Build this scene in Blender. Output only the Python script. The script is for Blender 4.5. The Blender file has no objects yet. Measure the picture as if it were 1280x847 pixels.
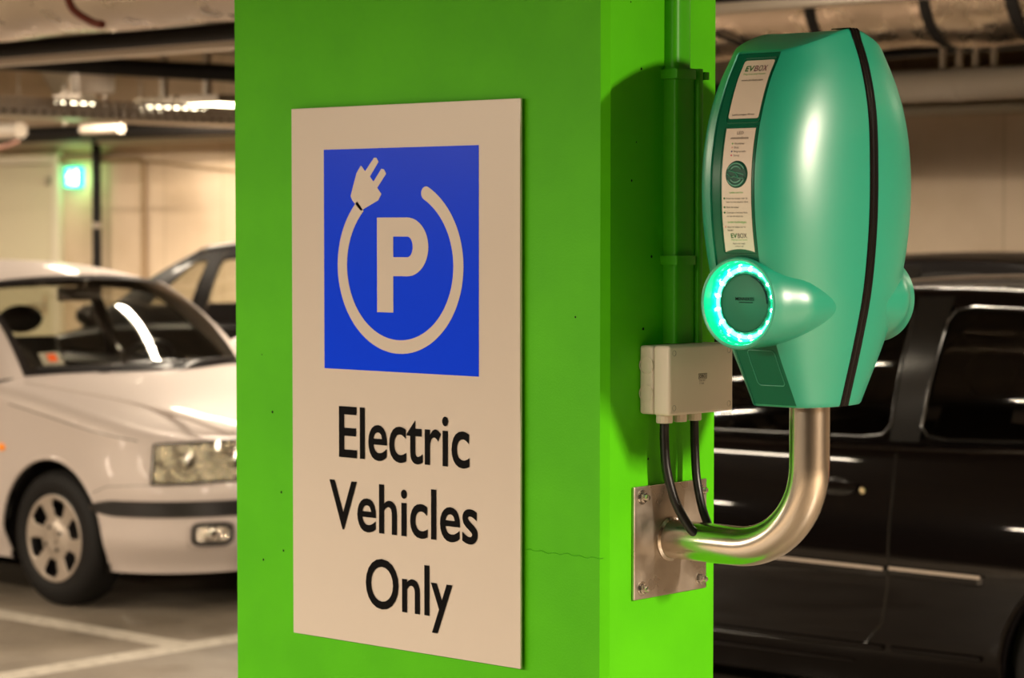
import bpy, bmesh, math, random
from mathutils import Vector, Matrix
random.seed(7)
PI = math.pi
scene = bpy.context.scene
COL = scene.collection

# ------------------------------------------------------------------ helpers
class MB:
    def __init__(s): s.v = []; s.f = []; s.mi = []
    def vert(s, p): s.v.append(tuple(p)); return len(s.v) - 1
    def face(s, ids, m=0): s.f.append(tuple(ids)); s.mi.append(m)
    def box(s, x0, x1, y0, y1, z0, z1, m=0):
        b = len(s.v)
        for z in (z0, z1):
            for x, y in ((x0, y0), (x1, y0), (x1, y1), (x0, y1)): s.v.append((x, y, z))
        for q in ((3, 2, 1, 0), (4, 5, 6, 7), (0, 1, 5, 4), (1, 2, 6, 5), (2, 3, 7, 6), (3, 0, 4, 7)):
            s.face([b + i for i in q], m)
        return s
    def grid(s, fn, nu, nv, m=0, closeu=False, keep=None, flip=False):
        b = len(s.v)
        cu = nu if closeu else nu + 1
        for i in range(cu):
            for j in range(nv + 1): s.v.append(tuple(fn(i / nu, j / nv)))
        for i in range(nu):
            for j in range(nv):
                if keep and not keep((i + .5) / nu, (j + .5) / nv): continue
                i2 = (i + 1) % cu
                q = [b + i * (nv + 1) + j, b + i2 * (nv + 1) + j, b + i2 * (nv + 1) + j + 1, b + i * (nv + 1) + j + 1]
                s.face(q[::-1] if flip else q, m)
        return s
    def tube(s, pts, r, n=12, caps=True, m=0, closed=False):
        pts = [Vector(p) for p in pts]; L = len(pts); b = len(s.v)
        rad = r if callable(r) else (lambda t: r)
        T = []
        for i in range(L):
            a = pts[(i - 1) % L] if (closed or i > 0) else pts[0]
            c = pts[(i + 1) % L] if (closed or i < L - 1) else pts[-1]
            T.append((c - a).normalized())
        up = Vector((0, 0, 1)) if abs(T[0].z) < .9 else Vector((1, 0, 0))
        N = (up - T[0] * up.dot(T[0])).normalized()
        for i in range(L):
            N = (N - T[i] * N.dot(T[i])).normalized(); B = T[i].cross(N)
            rr = rad(i / max(1, L - 1))
            for k in range(n):
                a = 2 * PI * k / n; s.v.append(tuple(pts[i] + (N * math.cos(a) + B * math.sin(a)) * rr))
        for i in range(L if closed else L - 1):
            j = (i + 1) % L
            for k in range(n):
                k2 = (k + 1) % n
                s.face([b + i * n + k, b + i * n + k2, b + j * n + k2, b + j * n + k], m)
        if caps and not closed:
            s.face([b + k for k in range(n)][::-1], m); s.face([b + (L - 1) * n + k for k in range(n)], m)
        return s
    def lathe(s, prof, c, axis, n=32, m=0, a0=0, a1=2 * PI):
        """prof: list of (radius, offset along axis)"""
        c = Vector(c); ax = Vector(axis).normalized()
        h = Vector((0, 0, 1)) if abs(ax.z) < .9 else Vector((1, 0, 0))
        X = (h - ax * h.dot(ax)).normalized(); Y = ax.cross(X)
        full = abs(a1 - a0 - 2 * PI) < 1e-6
        def fn(u, v):
            i = v * (len(prof) - 1); r, o = prof[int(round(i))]
            a = a0 + (a1 - a0) * u
            return c + ax * o + (X * math.cos(a) + Y * math.sin(a)) * max(r, 1e-5)
        return s.grid(fn, n, len(prof) - 1, m, closeu=full)
    def sphere(s, c, r, n=12, sc=(1, 1, 1)):
        c = Vector(c)
        return s.grid(lambda u, v: c + Vector((sc[0] * r * math.cos(2 * PI * u) * math.sin(PI * (.001 + .998 * v)),
                     sc[1] * r * math.sin(2 * PI * u) * math.sin(PI * (.001 + .998 * v)), sc[2] * r * math.cos(PI * (.001 + .998 * v)))), n, n // 2 + 2, closeu=True)
    def prism(s, pts, fn0, fn1, m=0):
        b = len(s.v); n = len(pts)
        for p in pts: s.v.append(tuple(fn0(*p)))
        for p in pts: s.v.append(tuple(fn1(*p)))
        s.face([b + i for i in range(n)], m); s.face([b + n + i for i in range(n)][::-1], m)
        for i in range(n):
            j = (i + 1) % n; s.face([b + i, b + n + i, b + n + j, b + j], m)
        return s
    def build(s, name, mat, parent=None, smooth=30, bevel=0, seg=2, solid=0, sub=0, merge=True):
        me = bpy.data.meshes.new(name); me.from_pydata(s.v, [], s.f)
        mats = mat if isinstance(mat, (list, tuple)) else [mat]
        for q in mats: me.materials.append(q)
        me.polygons.foreach_set('material_index', s.mi)
        bm = bmesh.new(); bm.from_mesh(me)
        if merge: bmesh.ops.remove_doubles(bm, verts=bm.verts, dist=1e-5)
        bmesh.ops.recalc_face_normals(bm, faces=bm.faces)
        if smooth:
            for f in bm.faces: f.smooth = True
            lim = math.radians(smooth)
            for e in bm.edges:
                if len(e.link_faces) == 2 and e.calc_face_angle(0) > lim: e.smooth = False
        bm.to_mesh(me); bm.free()
        o = bpy.data.objects.new(name, me); COL.objects.link(o)
        if parent is not None: o.parent = parent
        if solid:
            q = o.modifiers.new('s', 'SOLIDIFY'); q.thickness = solid; q.offset = -1
        if bevel:
            q = o.modifiers.new('b', 'BEVEL'); q.width = bevel; q.segments = seg; q.limit_method = 'ANGLE'; q.angle_limit = math.radians(40)
        return o

def tag(o, label=None, cat=None, group=None, kind=None):
    if label: o['label'] = label
    if cat: o['category'] = cat
    if group: o['group'] = group
    if kind: o['kind'] = kind
    return o
def empty(name, loc=(0, 0, 0), rz=0, **k):
    o = bpy.data.objects.new(name, None); COL.objects.link(o); o.location = loc; o.rotation_euler = (0, 0, rz)
    o.empty_display_size = .1
    return tag(o, **k)
def lerp(a, b, t): return a + (b - a) * t
def ss(x, a, b):
    t = min(1, max(0, (x - a) / (b - a))); return t * t * (3 - 2 * t)
def tab(T, x):
    """smooth (Catmull-Rom, uneven) table lookup"""
    if x <= T[0][0]: return T[0][1]
    if x >= T[-1][0]: return T[-1][1]
    for i in range(len(T) - 1):
        if x <= T[i + 1][0]:
            x0, y0 = T[i]; x1, y1 = T[i + 1]; h = x1 - x0
            m0 = (y1 - T[i - 1][1]) / (x1 - T[i - 1][0]) if i > 0 else (y1 - y0) / h
            m1 = (T[i + 2][1] - y0) / (T[i + 2][0] - x0) if i + 2 < len(T) else (y1 - y0) / h
            t = (x - x0) / h
            return (2*t**3 - 3*t*t + 1) * y0 + (t**3 - 2*t*t + t) * h * m0 + (-2*t**3 + 3*t*t) * y1 + (t**3 - t*t) * h * m1

# ------------------------------------------------------------------ materials
def mat(name, color=(.5, .5, .5), rough=.5, metal=0, coat=0, spec=.5, emit=None, es=0, noise=None, bump=None, rvar=None, trans=0, coatr=.05):
    m = bpy.data.materials.new(name); m.use_nodes = True; nt = m.node_tree; b = nt.nodes['Principled BSDF']
    b.inputs['Base Color'].default_value = (*color, 1); b.inputs['Roughness'].default_value = rough
    b.inputs['Metallic'].default_value = metal; b.inputs['Coat Weight'].default_value = coat; b.inputs['Coat Roughness'].default_value = coatr
    b.inputs['Specular IOR Level'].default_value = spec; b.inputs['Transmission Weight'].default_value = trans
    if emit: b.inputs['Emission Color'].default_value = (*emit, 1); b.inputs['Emission Strength'].default_value = es
    tc = nt.nodes.new('ShaderNodeTexCoord')
    def tex(scale, detail=4, stretch=None):
        n = nt.nodes.new('ShaderNodeTexNoise'); n.inputs['Scale'].default_value = scale; n.inputs['Detail'].default_value = detail
        if stretch:
            mp = nt.nodes.new('ShaderNodeMapping'); mp.inputs['Scale'].default_value = stretch
            nt.links.new(tc.outputs['Object'], mp.inputs[0]); nt.links.new(mp.outputs[0], n.inputs[0])
        else: nt.links.new(tc.outputs['Object'], n.inputs[0])
        return n
    if noise:   # (color2, scale, lo, hi[, stretch])
        n = tex(noise[1], 5, noise[4] if len(noise) > 4 else None); r = nt.nodes.new('ShaderNodeMapRange')
        r.inputs[1].default_value = noise[2]; r.inputs[2].default_value = noise[3]
        mx = nt.nodes.new('ShaderNodeMix'); mx.data_type = 'RGBA'; mx.inputs[6].default_value = (*color, 1); mx.inputs[7].default_value = (*noise[0], 1)
        nt.links.new(n.outputs[0], r.inputs[0]); nt.links.new(r.outputs[0], mx.inputs[0]); nt.links.new(mx.outputs[2], b.inputs['Base Color'])
    if rvar:    # (scale, r0, r1)
        n = tex(rvar[0], 4, rvar[3] if len(rvar) > 3 else None); r = nt.nodes.new('ShaderNodeMapRange')
        r.inputs[1].default_value = .35; r.inputs[2].default_value = .65; r.inputs[3].default_value = rvar[1]; r.inputs[4].default_value = rvar[2]
        nt.links.new(n.outputs[0], r.inputs[0]); nt.links.new(r.outputs[0], b.inputs['Roughness'])
    if bump:    # (scale, strength, distance)
        n = tex(bump[0], 6, bump[3] if len(bump) > 3 else None); bp = nt.nodes.new('ShaderNodeBump'); bp.inputs['Strength'].default_value = bump[1]; bp.inputs['Distance'].default_value = bump[2]
        nt.links.new(n.outputs[0], bp.inputs['Height']); nt.links.new(bp.outputs[0], b.inputs['Normal'])
    return m
def glass(name, tint=(.8, .85, .8), dark=0.0):
    m = bpy.data.materials.new(name); m.use_nodes = True; nt = m.node_tree; nt.nodes.clear()
    o = nt.nodes.new('ShaderNodeOutputMaterial'); g = nt.nodes.new('ShaderNodeBsdfGlossy'); t = nt.nodes.new('ShaderNodeBsdfTransparent')
    g.inputs['Roughness'].default_value = .03; t.inputs[0].default_value = (*tint, 1); g.inputs[0].default_value = (1, 1, 1, 1)
    fr = nt.nodes.new('ShaderNodeFresnel'); ge = nt.nodes.new('ShaderNodeNewGeometry'); mr = nt.nodes.new('ShaderNodeMapRange')
    mr.inputs[3].default_value = 1.5; mr.inputs[4].default_value = 1 / 1.5
    nt.links.new(ge.outputs['Backfacing'], mr.inputs[0]); nt.links.new(mr.outputs[0], fr.inputs[0])
    mx = nt.nodes.new('ShaderNodeMixShader')
    nt.links.new(fr.outputs[0], mx.inputs[0]); nt.links.new(t.outputs[0], mx.inputs[1]); nt.links.new(g.outputs[0], mx.inputs[2]); nt.links.new(mx.outputs[0], o.inputs[0])
    return m
M = {}
M['green_wall'] = mat('lime_green_paint', (.085, .52, .0005), .5, bump=(260, .12, .002), noise=((.074, .47, .0005), 6, .35, .65), spec=.2)
M['green_duct'] = mat('green_painted_metal', (.05, .38, .001), .4, spec=.3)
M['sign_white'] = mat('sign_laminate', (.64, .57, .505), .28, spec=.45, bump=(900, .04, .001))
M['sign_edge'] = mat('sign_edge', (.25, .22, .2), .5)
M['sign_blue'] = mat('sign_blue', (.0002, .052, .98), .25, spec=.12, bump=(900, .05, .001))
M['sign_black'] = mat('sign_black_ink', (.003, .003, .004), .4, spec=.05)
M['teal'] = mat('teal_plastic', (.001, .28, .17), .40, spec=.8, coat=.75, coatr=.31, bump=(1400, .12, .0006))
M['teal_dark'] = mat('dark_green_plastic', (.0008, .125, .062), .3, spec=.3)
M['band'] = mat('black_rubber_band', (.003, .0022, .002), .3, spec=.2)
M['label'] = mat('label_paper', (.78, .68, .58), .4)
M['ink_green'] = mat('ink_green', (.02, .16, .03), .5)
M['ink_purple'] = mat('ink_purple', (.16, .02, .06), .5)
M['ink_grey'] = mat('ink_grey', (.09, .055, .05), .5)
M['ink_red'] = mat('ink_red', (.6, .02, .1), .5)
M['ink_blue'] = mat('ink_blue', (.02, .03, .2), .5)
M['ink_lgreen'] = mat('ink_light_green', (.15, .45, .1), .5)
M['ink_pink'] = mat('ink_light_pink', (.75, .4, .35), .5)
M['steel'] = mat('brushed_stainless', (.62, .55, .47), .22, metal=1)
M['plate'] = mat('stainless_plate', (.60, .53, .46), .34, metal=1, rvar=(14, .25, .5), noise=((.42, .36, .30), 9, .4, .7))
M['bolt'] = mat('zinc_bolt', (.75, .7, .64), .22, metal=1)
M['cover'] = mat('dark_socket_cover', (.001, .075, .045), .45, spec=.3)
M['boxplastic'] = mat('grey_white_plastic', (.74, .66, .58), .45)
M['cable'] = mat('black_cable', (.006, .005, .005), .38)
M['led_glow'] = mat('led_ring_glow', (.0, .4, .25), .4, emit=(.06, 1, .6), es=7)
M['led'] = mat('led_point', (.5, 1, .8), .4, emit=(.35, 1, .75), es=38)
M['bezel'] = mat('translucent_green_bezel', (.004, .42, .22), .12, emit=(.0, 1, .5), es=.22)
M['concrete'] = mat('beige_concrete_wall', (.62, .49, .36), .75, noise=((.49, .37, .25), 1.6, .4, .7, (1, 1, 1)), bump=(18, .15, .01))
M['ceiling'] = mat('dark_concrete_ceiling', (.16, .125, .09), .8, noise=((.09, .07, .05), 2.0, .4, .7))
M['foil'] = mat('silver_foil_duct', (.80, .70, .60), .32, metal=.75, bump=(5, .5, .04), rvar=(7, .2, .5))
M['foil_dark'] = mat('dull_foil_duct', (.56, .45, .34), .27, metal=1, bump=(4, .6, .05), rvar=(7, .18, .42))
M['whitepipe'] = mat('white_pipe', (.72, .64, .55), .4)
M['darksteel'] = mat('dark_steel', (.007, .0055, .005), .6, spec=.25)
M['greysteel'] = mat('galvanised_steel', (.42, .36, .30), .4, metal=.6)
M['redcable'] = mat('brown_red_cable', (.18, .03, .015), .5)
M['lamp'] = mat('lamp_tube_lit', (1, 1, 1), .5, emit=(1, .86, .58), es=9)
M['exit_green'] = mat('exit_sign_green', (.0, .5, .2), .5, emit=(.02, 1, .45), es=2.2)
M['exit_white'] = mat('exit_sign_white', (.8, 1, .9), .5, emit=(.6, 1, .8), es=6)
M['door'] = mat('steel_door_cream', (.60, .55, .40), .5)
M['doorframe'] = mat('door_frame', (.66, .6, .48), .5)
M['silver'] = mat('silver_car_paint', (.58, .50, .46), .50, metal=.08, spec=.2, coat=.22, coatr=.06, bump=(1800, .05, .0005))
M['black_paint'] = mat('black_car_paint', (.0035, .0022, .002), .25, coat=.6, coatr=.03, spec=.02)
M['dark_paint'] = mat('dark_grey_car_paint', (.004, .003, .003), .35, coat=.12, spec=.2)
M['glass'] = glass('window_glass', (.80, .80, .74))
M['dglass'] = glass('tinted_glass', (.16, .14, .12))
M['rubber'] = mat('tyre_rubber', (.006, .005, .0045), .65, spec=.3, bump=(120, .3, .004))
M['trim'] = mat('black_plastic_trim', (.012, .010, .010), .35)
M['seal'] = mat('black_window_seal', (.01, .009, .008), .18)
M['interior'] = mat('dark_interior', (.022, .019, .016), .8)
M['hub'] = mat('silver_hubcap', (.52, .44, .37), .35, metal=.5)
M['chrome'] = mat('chrome', (.8, .75, .68), .08, metal=1)
M['lens'] = mat('clear_lens', (1, 1, 1), .03, trans=1, spec=.5)
M['orange'] = mat('orange_lens', (.9, .25, .01), .3, emit=(1, .3, .02), es=.15)
M['redlens'] = mat('red_lens', (.5, .01, .008), .15)
M['sticker_w'] = mat('sticker_white', (.75, .7, .62), .5)
M['sticker_o'] = mat('sticker_orange', (.85, .13, .02), .5)
M['brass'] = mat('lock_metal', (.8, .7, .45), .2, metal=1)

def floor_material():
    m = mat('parking_floor', (.30, .25, .195), .45, noise=((.17, .14, .105), 1.3, .35, .68), bump=(90, .12, .004), rvar=(3, .32, .6))
    nt = m.node_tree; b = nt.nodes['Principled BSDF']; L = nt.links
    tc = nt.nodes.new('ShaderNodeTexCoord'); sp = nt.nodes.new('ShaderNodeSeparateXYZ'); L.new(tc.outputs['Object'], sp.inputs[0])
    def mth(op, a, c=None, k=None):
        n = nt.nodes.new('ShaderNodeMath'); n.operation = op
        for i, q in enumerate((a, c, k)):
            if q is None: continue
            if isinstance(q, (int, float)): n.inputs[i].default_value = q
            else: L.new(q, n.inputs[i])
        return n.outputs[0]
    def band(o, c, w): return mth('LESS_THAN', mth('ABSOLUTE', mth('SUBTRACT', o, c)), w)
    x, y = sp.outputs[0], sp.outputs[1]
    # bay dividing lines every 2.5 m along y, on both sides of the centre line at x = -4.53
    ym = mth('ABSOLUTE', mth('SUBTRACT', mth('MODULO', mth('ADD', y, 12.5 - 2.95 + 1.25), 2.5), 1.25))
    div = mth('MULTIPLY', mth('LESS_THAN', ym, .068), mth('LESS_THAN', x, -4.53))
    div2 = mth('MULTIPLY', div, mth('GREATER_THAN', x, -9.6))
    cl = band(x, -4.53, .07)
    mask = mth('MAXIMUM', div2, cl)
    n = nt.nodes.new('ShaderNodeTexNoise'); n.inputs['Scale'].default_value = 22; n.inputs['Detail'].default_value = 6
    wear = nt.nodes.new('ShaderNodeMapRange'); wear.inputs[1].default_value = .28; wear.inputs[2].default_value = .5; wear.inputs[3].default_value = .35; wear.inputs[4].default_value = .95
    L.new(tc.outputs['Object'], n.inputs[0]); L.new(n.outputs[0], wear.inputs[0])
    fac = mth('MULTIPLY', mask, wear.outputs[0])
    src = b.inputs['Base Color'].links[0].from_socket
    mx = nt.nodes.new('ShaderNodeMix'); mx.data_type = 'RGBA'; mx.inputs[7].default_value = (.62, .56, .47, 1)
    L.new(fac, mx.inputs[0]); L.new(src, mx.inputs[6]); L.new(mx.outputs[2], b.inputs['Base Color'])
    return m
def wall_material():
    m = M['concrete']; nt = m.node_tree; b = nt.nodes['Principled BSDF']; L = nt.links
    tc = nt.nodes.new('ShaderNodeTexCoord'); sp = nt.nodes.new('ShaderNodeSeparateXYZ'); L.new(tc.outputs['Object'], sp.inputs[0])
    def mth(op, a, c):
        n = nt.nodes.new('ShaderNodeMath'); n.operation = op
        for i, q in enumerate((a, c)):
            if isinstance(q, (int, float)): n.inputs[i].default_value = q
            else: L.new(q, n.inputs[i])
        return n.outputs[0]
    a = mth('ABSOLUTE', mth('SUBTRACT', mth('MODULO', mth('ADD', sp.outputs[0], 40.35), .62), .31), 0)
    j = mth('LESS_THAN', a, .008)
    src = b.inputs['Base Color'].links[0].from_socket
    mx = nt.nodes.new('ShaderNodeMix'); mx.data_type = 'RGBA'; mx.inputs[7].default_value = (.33, .24, .14, 1)
    L.new(mth('MULTIPLY', j, .45), mx.inputs[0]); L.new(src, mx.inputs[6]); L.new(mx.outputs[2], b.inputs['Base Color'])
    return m

# ------------------------------------------------------------------ text
def text_mesh(body, x0, x1, zb, cap, fn, offset=0.0, fitcap='E', xh=None):
    """lettering laid into the box x0..x1 with baseline zb and capital height cap; fn maps (x,z) to 3-D.
    returns an MB"""
    def raw(s, off):
        c = bpy.data.curves.new('t', 'FONT'); c.body = s; c.size = 1; c.offset = off; c.resolution_u = 5; c.fill_mode = 'FRONT'
        o = bpy.data.objects.new('t', c); COL.objects.link(o)
        dg = bpy.context.evaluated_depsgraph_get(); me = bpy.data.meshes.new_from_object(o.evaluated_get(dg))
        v = [tuple(q.co) for q in me.vertices]; f = [tuple(p.vertices) for p in me.polygons]
        bpy.data.objects.remove(o); bpy.data.curves.remove(c); bpy.data.meshes.remove(me)
        return v, f
    ev, _ = raw(fitcap, offset); base = min(q[1] for q in ev); ch = max(q[1] for q in ev) - base
    v, f = raw(body, offset)
    if not v: return MB()
    mx0 = min(q[0] for q in v); mx1 = max(q[0] for q in v)
    sz = cap / ch; sx = (x1 - x0) / (mx1 - mx0) if x1 is not None else sz
    mb = MB()
    for q in v: mb.v.append(tuple(fn(x0 + (q[0] - mx0) * sx, zb + (q[1] - base) * sz)))
    for q in f: mb.face(q)
    return mb
def join(mbs):
    r = MB()
    for m_ in mbs:
        b = len(r.v); r.v += m_.v
        for f, k in zip(m_.f, m_.mi): r.face([b + i for i in f], k)
    return r

# ================================================================== SETTING
XW0, XW1, YW0, YW1, ZC = -15.0, 11.0, -15.0, 8.2, 2.95
o = MB().box(XW0, XW1, YW0, YW1, -.2, 0).build('floor', floor_material()); tag(o, 'grey concrete car park floor with white painted bay lines', 'floor', kind='structure')
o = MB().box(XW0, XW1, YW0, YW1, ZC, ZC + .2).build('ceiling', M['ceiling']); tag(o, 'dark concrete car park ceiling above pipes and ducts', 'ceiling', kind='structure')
o = MB().box(XW0, XW1, YW1, YW1 + .2, -.2, ZC + .2).build('wall_back', wall_material()); tag(o, 'beige concrete wall behind the parked cars', 'wall', kind='structure')
for nm, bx, lb in (('wall_left', (XW0 - .2, XW0, YW0, YW1), 'beige wall at the far left end of the car park'),
                   ('wall_right', (XW1, XW1 + .2, YW0, YW1), 'beige wall at the right end of the car park'),
                   ('wall_front', (XW0, XW1, YW0 - .2, YW0), 'dark wall far behind the photographer')):
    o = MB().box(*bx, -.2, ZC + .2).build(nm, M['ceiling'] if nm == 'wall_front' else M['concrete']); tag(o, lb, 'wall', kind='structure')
# pale strip along the top of the back wall
o = MB().box(XW0, XW1, 8.1, 8.2, 2.205, 2.25).build('trim_1', M['doorframe'], bevel=.005); tag(o, 'pale trim strip along the top of the beige back wall', 'trim', kind='structure')

# doors in the back wall
def wall_door(n, x0, x1, z1, lb, leaf):
    r = empty('door_%d' % n, (x0, 8.2, 0), label=lb, cat='door', kind='structure')
    w = x1 - x0
    f = MB(); f.box(-.09, 0, -.05, 0, 0, z1 + .09).box(w, w + .09, -.05, 0, 0, z1 + .09).box(0, w, -.05, 0, z1, z1 + .09)
    f.build('door_frame', M['doorframe'], r, bevel=.006)
    MB().box(.01, w - .01, -.03, -.005, 0, z1 - .008).build('door_leaf', leaf, r, bevel=.004)
    h = MB(); h.tube([(w - .1, -.03, 1.02), (w - .1, -.075, 1.02), (w - .22, -.08, 1.02)], .01); h.box(w - .12, w - .08, -.036, -.03, .94, 1.1)
    h.build('door_handle', M['bolt'], r)
    MB().box(w - .06, w - .01, -.06, -.03, z1 - .16, z1 - .1).build('door_closer', M['greysteel'], r, bevel=.004)
wall_door(1, -13.6, -12.15, 2.08, 'cream steel door left of the green exit sign', M['door'])

# ================================================================== PILLAR
W_, S_ = .9345, .3115
c = .012
pts = [(-W_ + c, 0), (-c, 0), (0, c), (0, S_ - c), (-c, S_), (-W_ + c, S_), (-W_, S_ - c), (-W_, c)]
pil = MB().prism(pts, lambda x, y: (x, y, 0), lambda x, y: (x, y, ZC)).build('concrete_pillar', M['green_wall'], smooth=0)
tag(pil, 'lime green painted rectangular concrete pillar carrying the parking sign', 'pillar')
mb = MB()
for k in range(26):
    if k < 18: x, z = random.uniform(-.9, -.02), random.uniform(.7, 2.0); p, ax = (x, 0, z), (0, -1, 0)
    else: x, z = random.uniform(.03, .15), random.uniform(.95, 2.0); p, ax = (0, x, z), (1, 0, 0)
    if p[1] == 0 and -.77 < p[0] < -.16 and z < 1.84 and k < 18: continue
    r = random.uniform(.0012, .0028); mb.lathe([(r, .0004), (r * .5, .0007), (0, .0008)], p, ax, 8)
mb.build('paint_chip', M['sign_black'], pil)['kind'] = 'stuff'
MB().tube([(lerp(-.178, -.004, k / 20), -.0002, 1.046 + .0018 * math.sin(k * 1.9) + .001 * math.sin(k * .7)) for k in range(21)], .0007, 5).build('hairline_crack', M['green_duct'], pil)

# ================================================================== PARKING SIGN
sx0, sx1, sz0, sz1 = -.7520, -.1805, .8398, 1.8217
YS = -.012
sg = empty('parking_sign', (-.466, 0, .84), label='white and blue metal sign reading Electric Vehicles Only on the green pillar', cat='sign')
def S(x, y, z): return (x + .466, y, z - .84)
class Off:   # shift helper
    pass
mb = MB().box(sx0 + .466, sx1 + .466, YS, YS + .006, 0, sz1 - .84); mb.build('sign_board', M['sign_white'], sg, smooth=0, bevel=.0008)
for x in (sx0 + .05, sx1 - .05):
    for z in (.9, 1.76): MB().box(x + .446, x + .486, YS + .006, 0, z - .86, z - .82).build('standoff', M['sign_edge'], sg)
mb = MB().box(-.6645 + .466, -.2765 + .466, YS - .0006, YS - .0001, 1.3415 - .84, 1.744 - .84); mb.build('blue_square', M['sign_blue'], sg, smooth=0)
YL = YS - .0012
def P2(x, z): return S(x, YL, z)
# cable ring arc
cx, cz, ro, ri = -.4700, 1.5325, .1578, .1335
rm = (ro + ri) / 2; hw = (ro - ri) / 2
a0 = math.radians(132.5); a1 = math.radians(360 + 62.5)
mb = MB()
mb.grid(lambda u, v: P2(cx + lerp(ri, ro, v) * math.cos(lerp(a0, a1, u)), cz + lerp(ri, ro, v) * math.sin(lerp(a0, a1, u))), 80, 1)
ce = (cx + rm * math.cos(a1), cz + rm * math.sin(a1))
mb.grid(lambda u, v: P2(ce[0] + hw * v * math.cos(a1 + PI * u), ce[1] + hw * v * math.sin(a1 + PI * u)), 12, 1)
mb.build('cable_arc_symbol', M['sign_white'], sg, smooth=0)
plug = [(-.5936, 1.6582), (-.5881, 1.6733), (-.5783, 1.6996), (-.5664, 1.7137), (-.5558, 1.703), (-.5328, 1.727), (-.5265, 1.7265), (-.5215, 1.7195), (-.5435, 1.6934), (-.5345, 1.6839), (-.5143, 1.7069), (-.5075, 1.7055), (-.5022, 1.6977), (-.525, 1.6726), (-.5144, 1.6613), (-.5224, 1.6501), (-.5668, 1.6316), (-.5743, 1.6373), (-.5893, 1.6506)]
mb = MB(); mb.face([mb.vert(P2(*q)) for q in plug]); mb.build('plug_symbol', M['sign_white'], sg, smooth=0)
# letter P, built as outline strips
px0, px1, pz0, pz1, st = -.5258, -.3973, 1.4484, 1.6190, .0410
mb = MB()
def quad(mb, *q): mb.face([mb.vert(P2(*k)) for k in q])
quad(mb, (px0, pz0), (px0 + st, pz0), (px0 + st, pz1), (px0, pz1))
bowl_h = .105; rr = bowl_h / 2; zc_ = pz1 - rr; xc_ = px1 - rr
quad(mb, (px0 + st, pz1 - .034), (xc_, pz1 - .034), (xc_, pz1), (px0 + st, pz1))
quad(mb, (px0 + st, pz1 - bowl_h), (xc_, pz1 - bowl_h), (xc_, pz1 - bowl_h + .034), (px0 + st, pz1 - bowl_h + .034))
mb.grid(lambda u, v: P2(xc_ + lerp(rr - .034, rr, v) * math.cos(PI / 2 - PI * u) * (1 if v else .75), zc_ + lerp(rr - .034, rr, v) * math.sin(PI / 2 - PI * u)), 24, 1)
mb.build('letter_p', M['sign_white'], sg, smooth=0)
for body, a, b_, zb, cap in (('Electric', -.6262, -.2985, 1.1795, .094), ('Vehicles', -.6520, -.2790, 1.0470, .0895), ('Only', -.5572, -.3398, .9095, .090)):
    text_mesh(body, a, b_, zb, cap, P2, offset=.012).build('lettering', M['sign_black'], sg, smooth=0)

# ================================================================== CHARGER
CX, CY = .2965, .168
ZB, ZT = 1.3145, 1.9150
Tb = [(1.31, .0665), (1.413, .0925), (1.50, .1105), (1.605, .1205), (1.709, .1215), (1.79, .1170), (1.863, .1020), (1.915, .0830)]
Ta = [(1.31, .087), (1.325, .0955), (1.416, .1464), (1.50, .1790), (1.581, .1985), (1.644, .2055), (1.706, .2035), (1.769, .190), (1.832, .165), (1.873, .1395), (1.895, .128), (1.915, .115)]
def fa(z): return tab(Ta, z)
def fb(z): return tab(Tb, z)
PW = .0365
NE = 2.35
def outline(z):
    a = fa(z); b = fb(z); br = b * .98; pts = []
    n1, n2 = 26, 14
    asx = a / (1 - (PW / b) ** NE) ** (1 / NE)
    pe = math.acos((PW / b) ** (NE / 2))
    for k in range(n1 + 1):
        t = pe * (k / n1) ** 1.0
        pts.append((b * max(0, math.cos(t)) ** (2 / NE), -asx * math.sin(t) ** (2 / NE)))
    pts[0] = (b, 0)
    pts += [(PW - .0008, -a + .0035), (-PWL + .0008, -a + .0035)]
    N2 = 3.0
    asb = a / (1 - (PWL / br) ** N2) ** (1 / N2); pb = math.acos((PWL / br) ** (N2 / 2))
    for k in range(n2 + 1):
        t = pb * (1 - k / n2)
        pts.append((-br * max(0, math.cos(t)) ** (2 / N2), -asb * math.sin(t) ** (2 / N2)))
    return pts
PWL = .050
def clip(x, y, z):
    """the body is cut back inside the socket so that the recess stays open"""
    return y if math.hypot(x, z - 1.4815) > .0660 else math.copysign(min(abs(y), .158), y)
def ztop(dy): return ZT - .041 * min(1.2, abs(dy) / .139) ** 1.7
ch = empty('charging_station', (CX, CY, ZB), label='teal green electric car charging station with glowing LED socket on steel arm', cat='charger')
def shell(sgn):
    rows = 92; NP = len(outline(1.6))
    mb = MB()
    top = outline(1.9)
    def fn(u, v):
        k = int(round(u * (NP - 1)))
        zt = ztop(outline(1.885)[k][1])
        t = v
        z = ZB + (zt - ZB) * t
        q = outline(z)[k]
        return (q[0], clip(q[0], q[1], z) * sgn, z - ZB)
    mb.grid(fn, NP - 1, rows, keep=lambda u, v: int(u * (NP - 1)) != 27)
    # rounded lip and sloping cap
    def cap(u, v):
        k = int(round(u * (NP - 1))); zt = ztop(outline(1.885)[k][1]); q = outline(zt)[k]
        s_ = [1, .985, .95, .7, .35, 0][int(round(v * 5))]; dz = [0, .003, .0055, 0, 0, 0][int(round(v * 5))]
        yy = q[1] * s_
        zz = zt + dz if v < .5 else lerp(zt + .0055, ztop(yy) + .004, 1)
        return (q[0] * s_, yy * sgn, zz - ZB)
    mb.grid(cap, NP - 1, 5)
    def bot(u, v):
        k = int(round(u * (NP - 1))); q = outline(ZB)[k]
        s_ = [1, .97, .9, 0][int(round(v * 3))]; dz = [0, -.003, -.004, -.004][int(round(v * 3))]
        return (q[0] * s_, q[1] * s_ * sgn, dz)
    mb.grid(bot, NP - 1, 3)
    return mb
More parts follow.
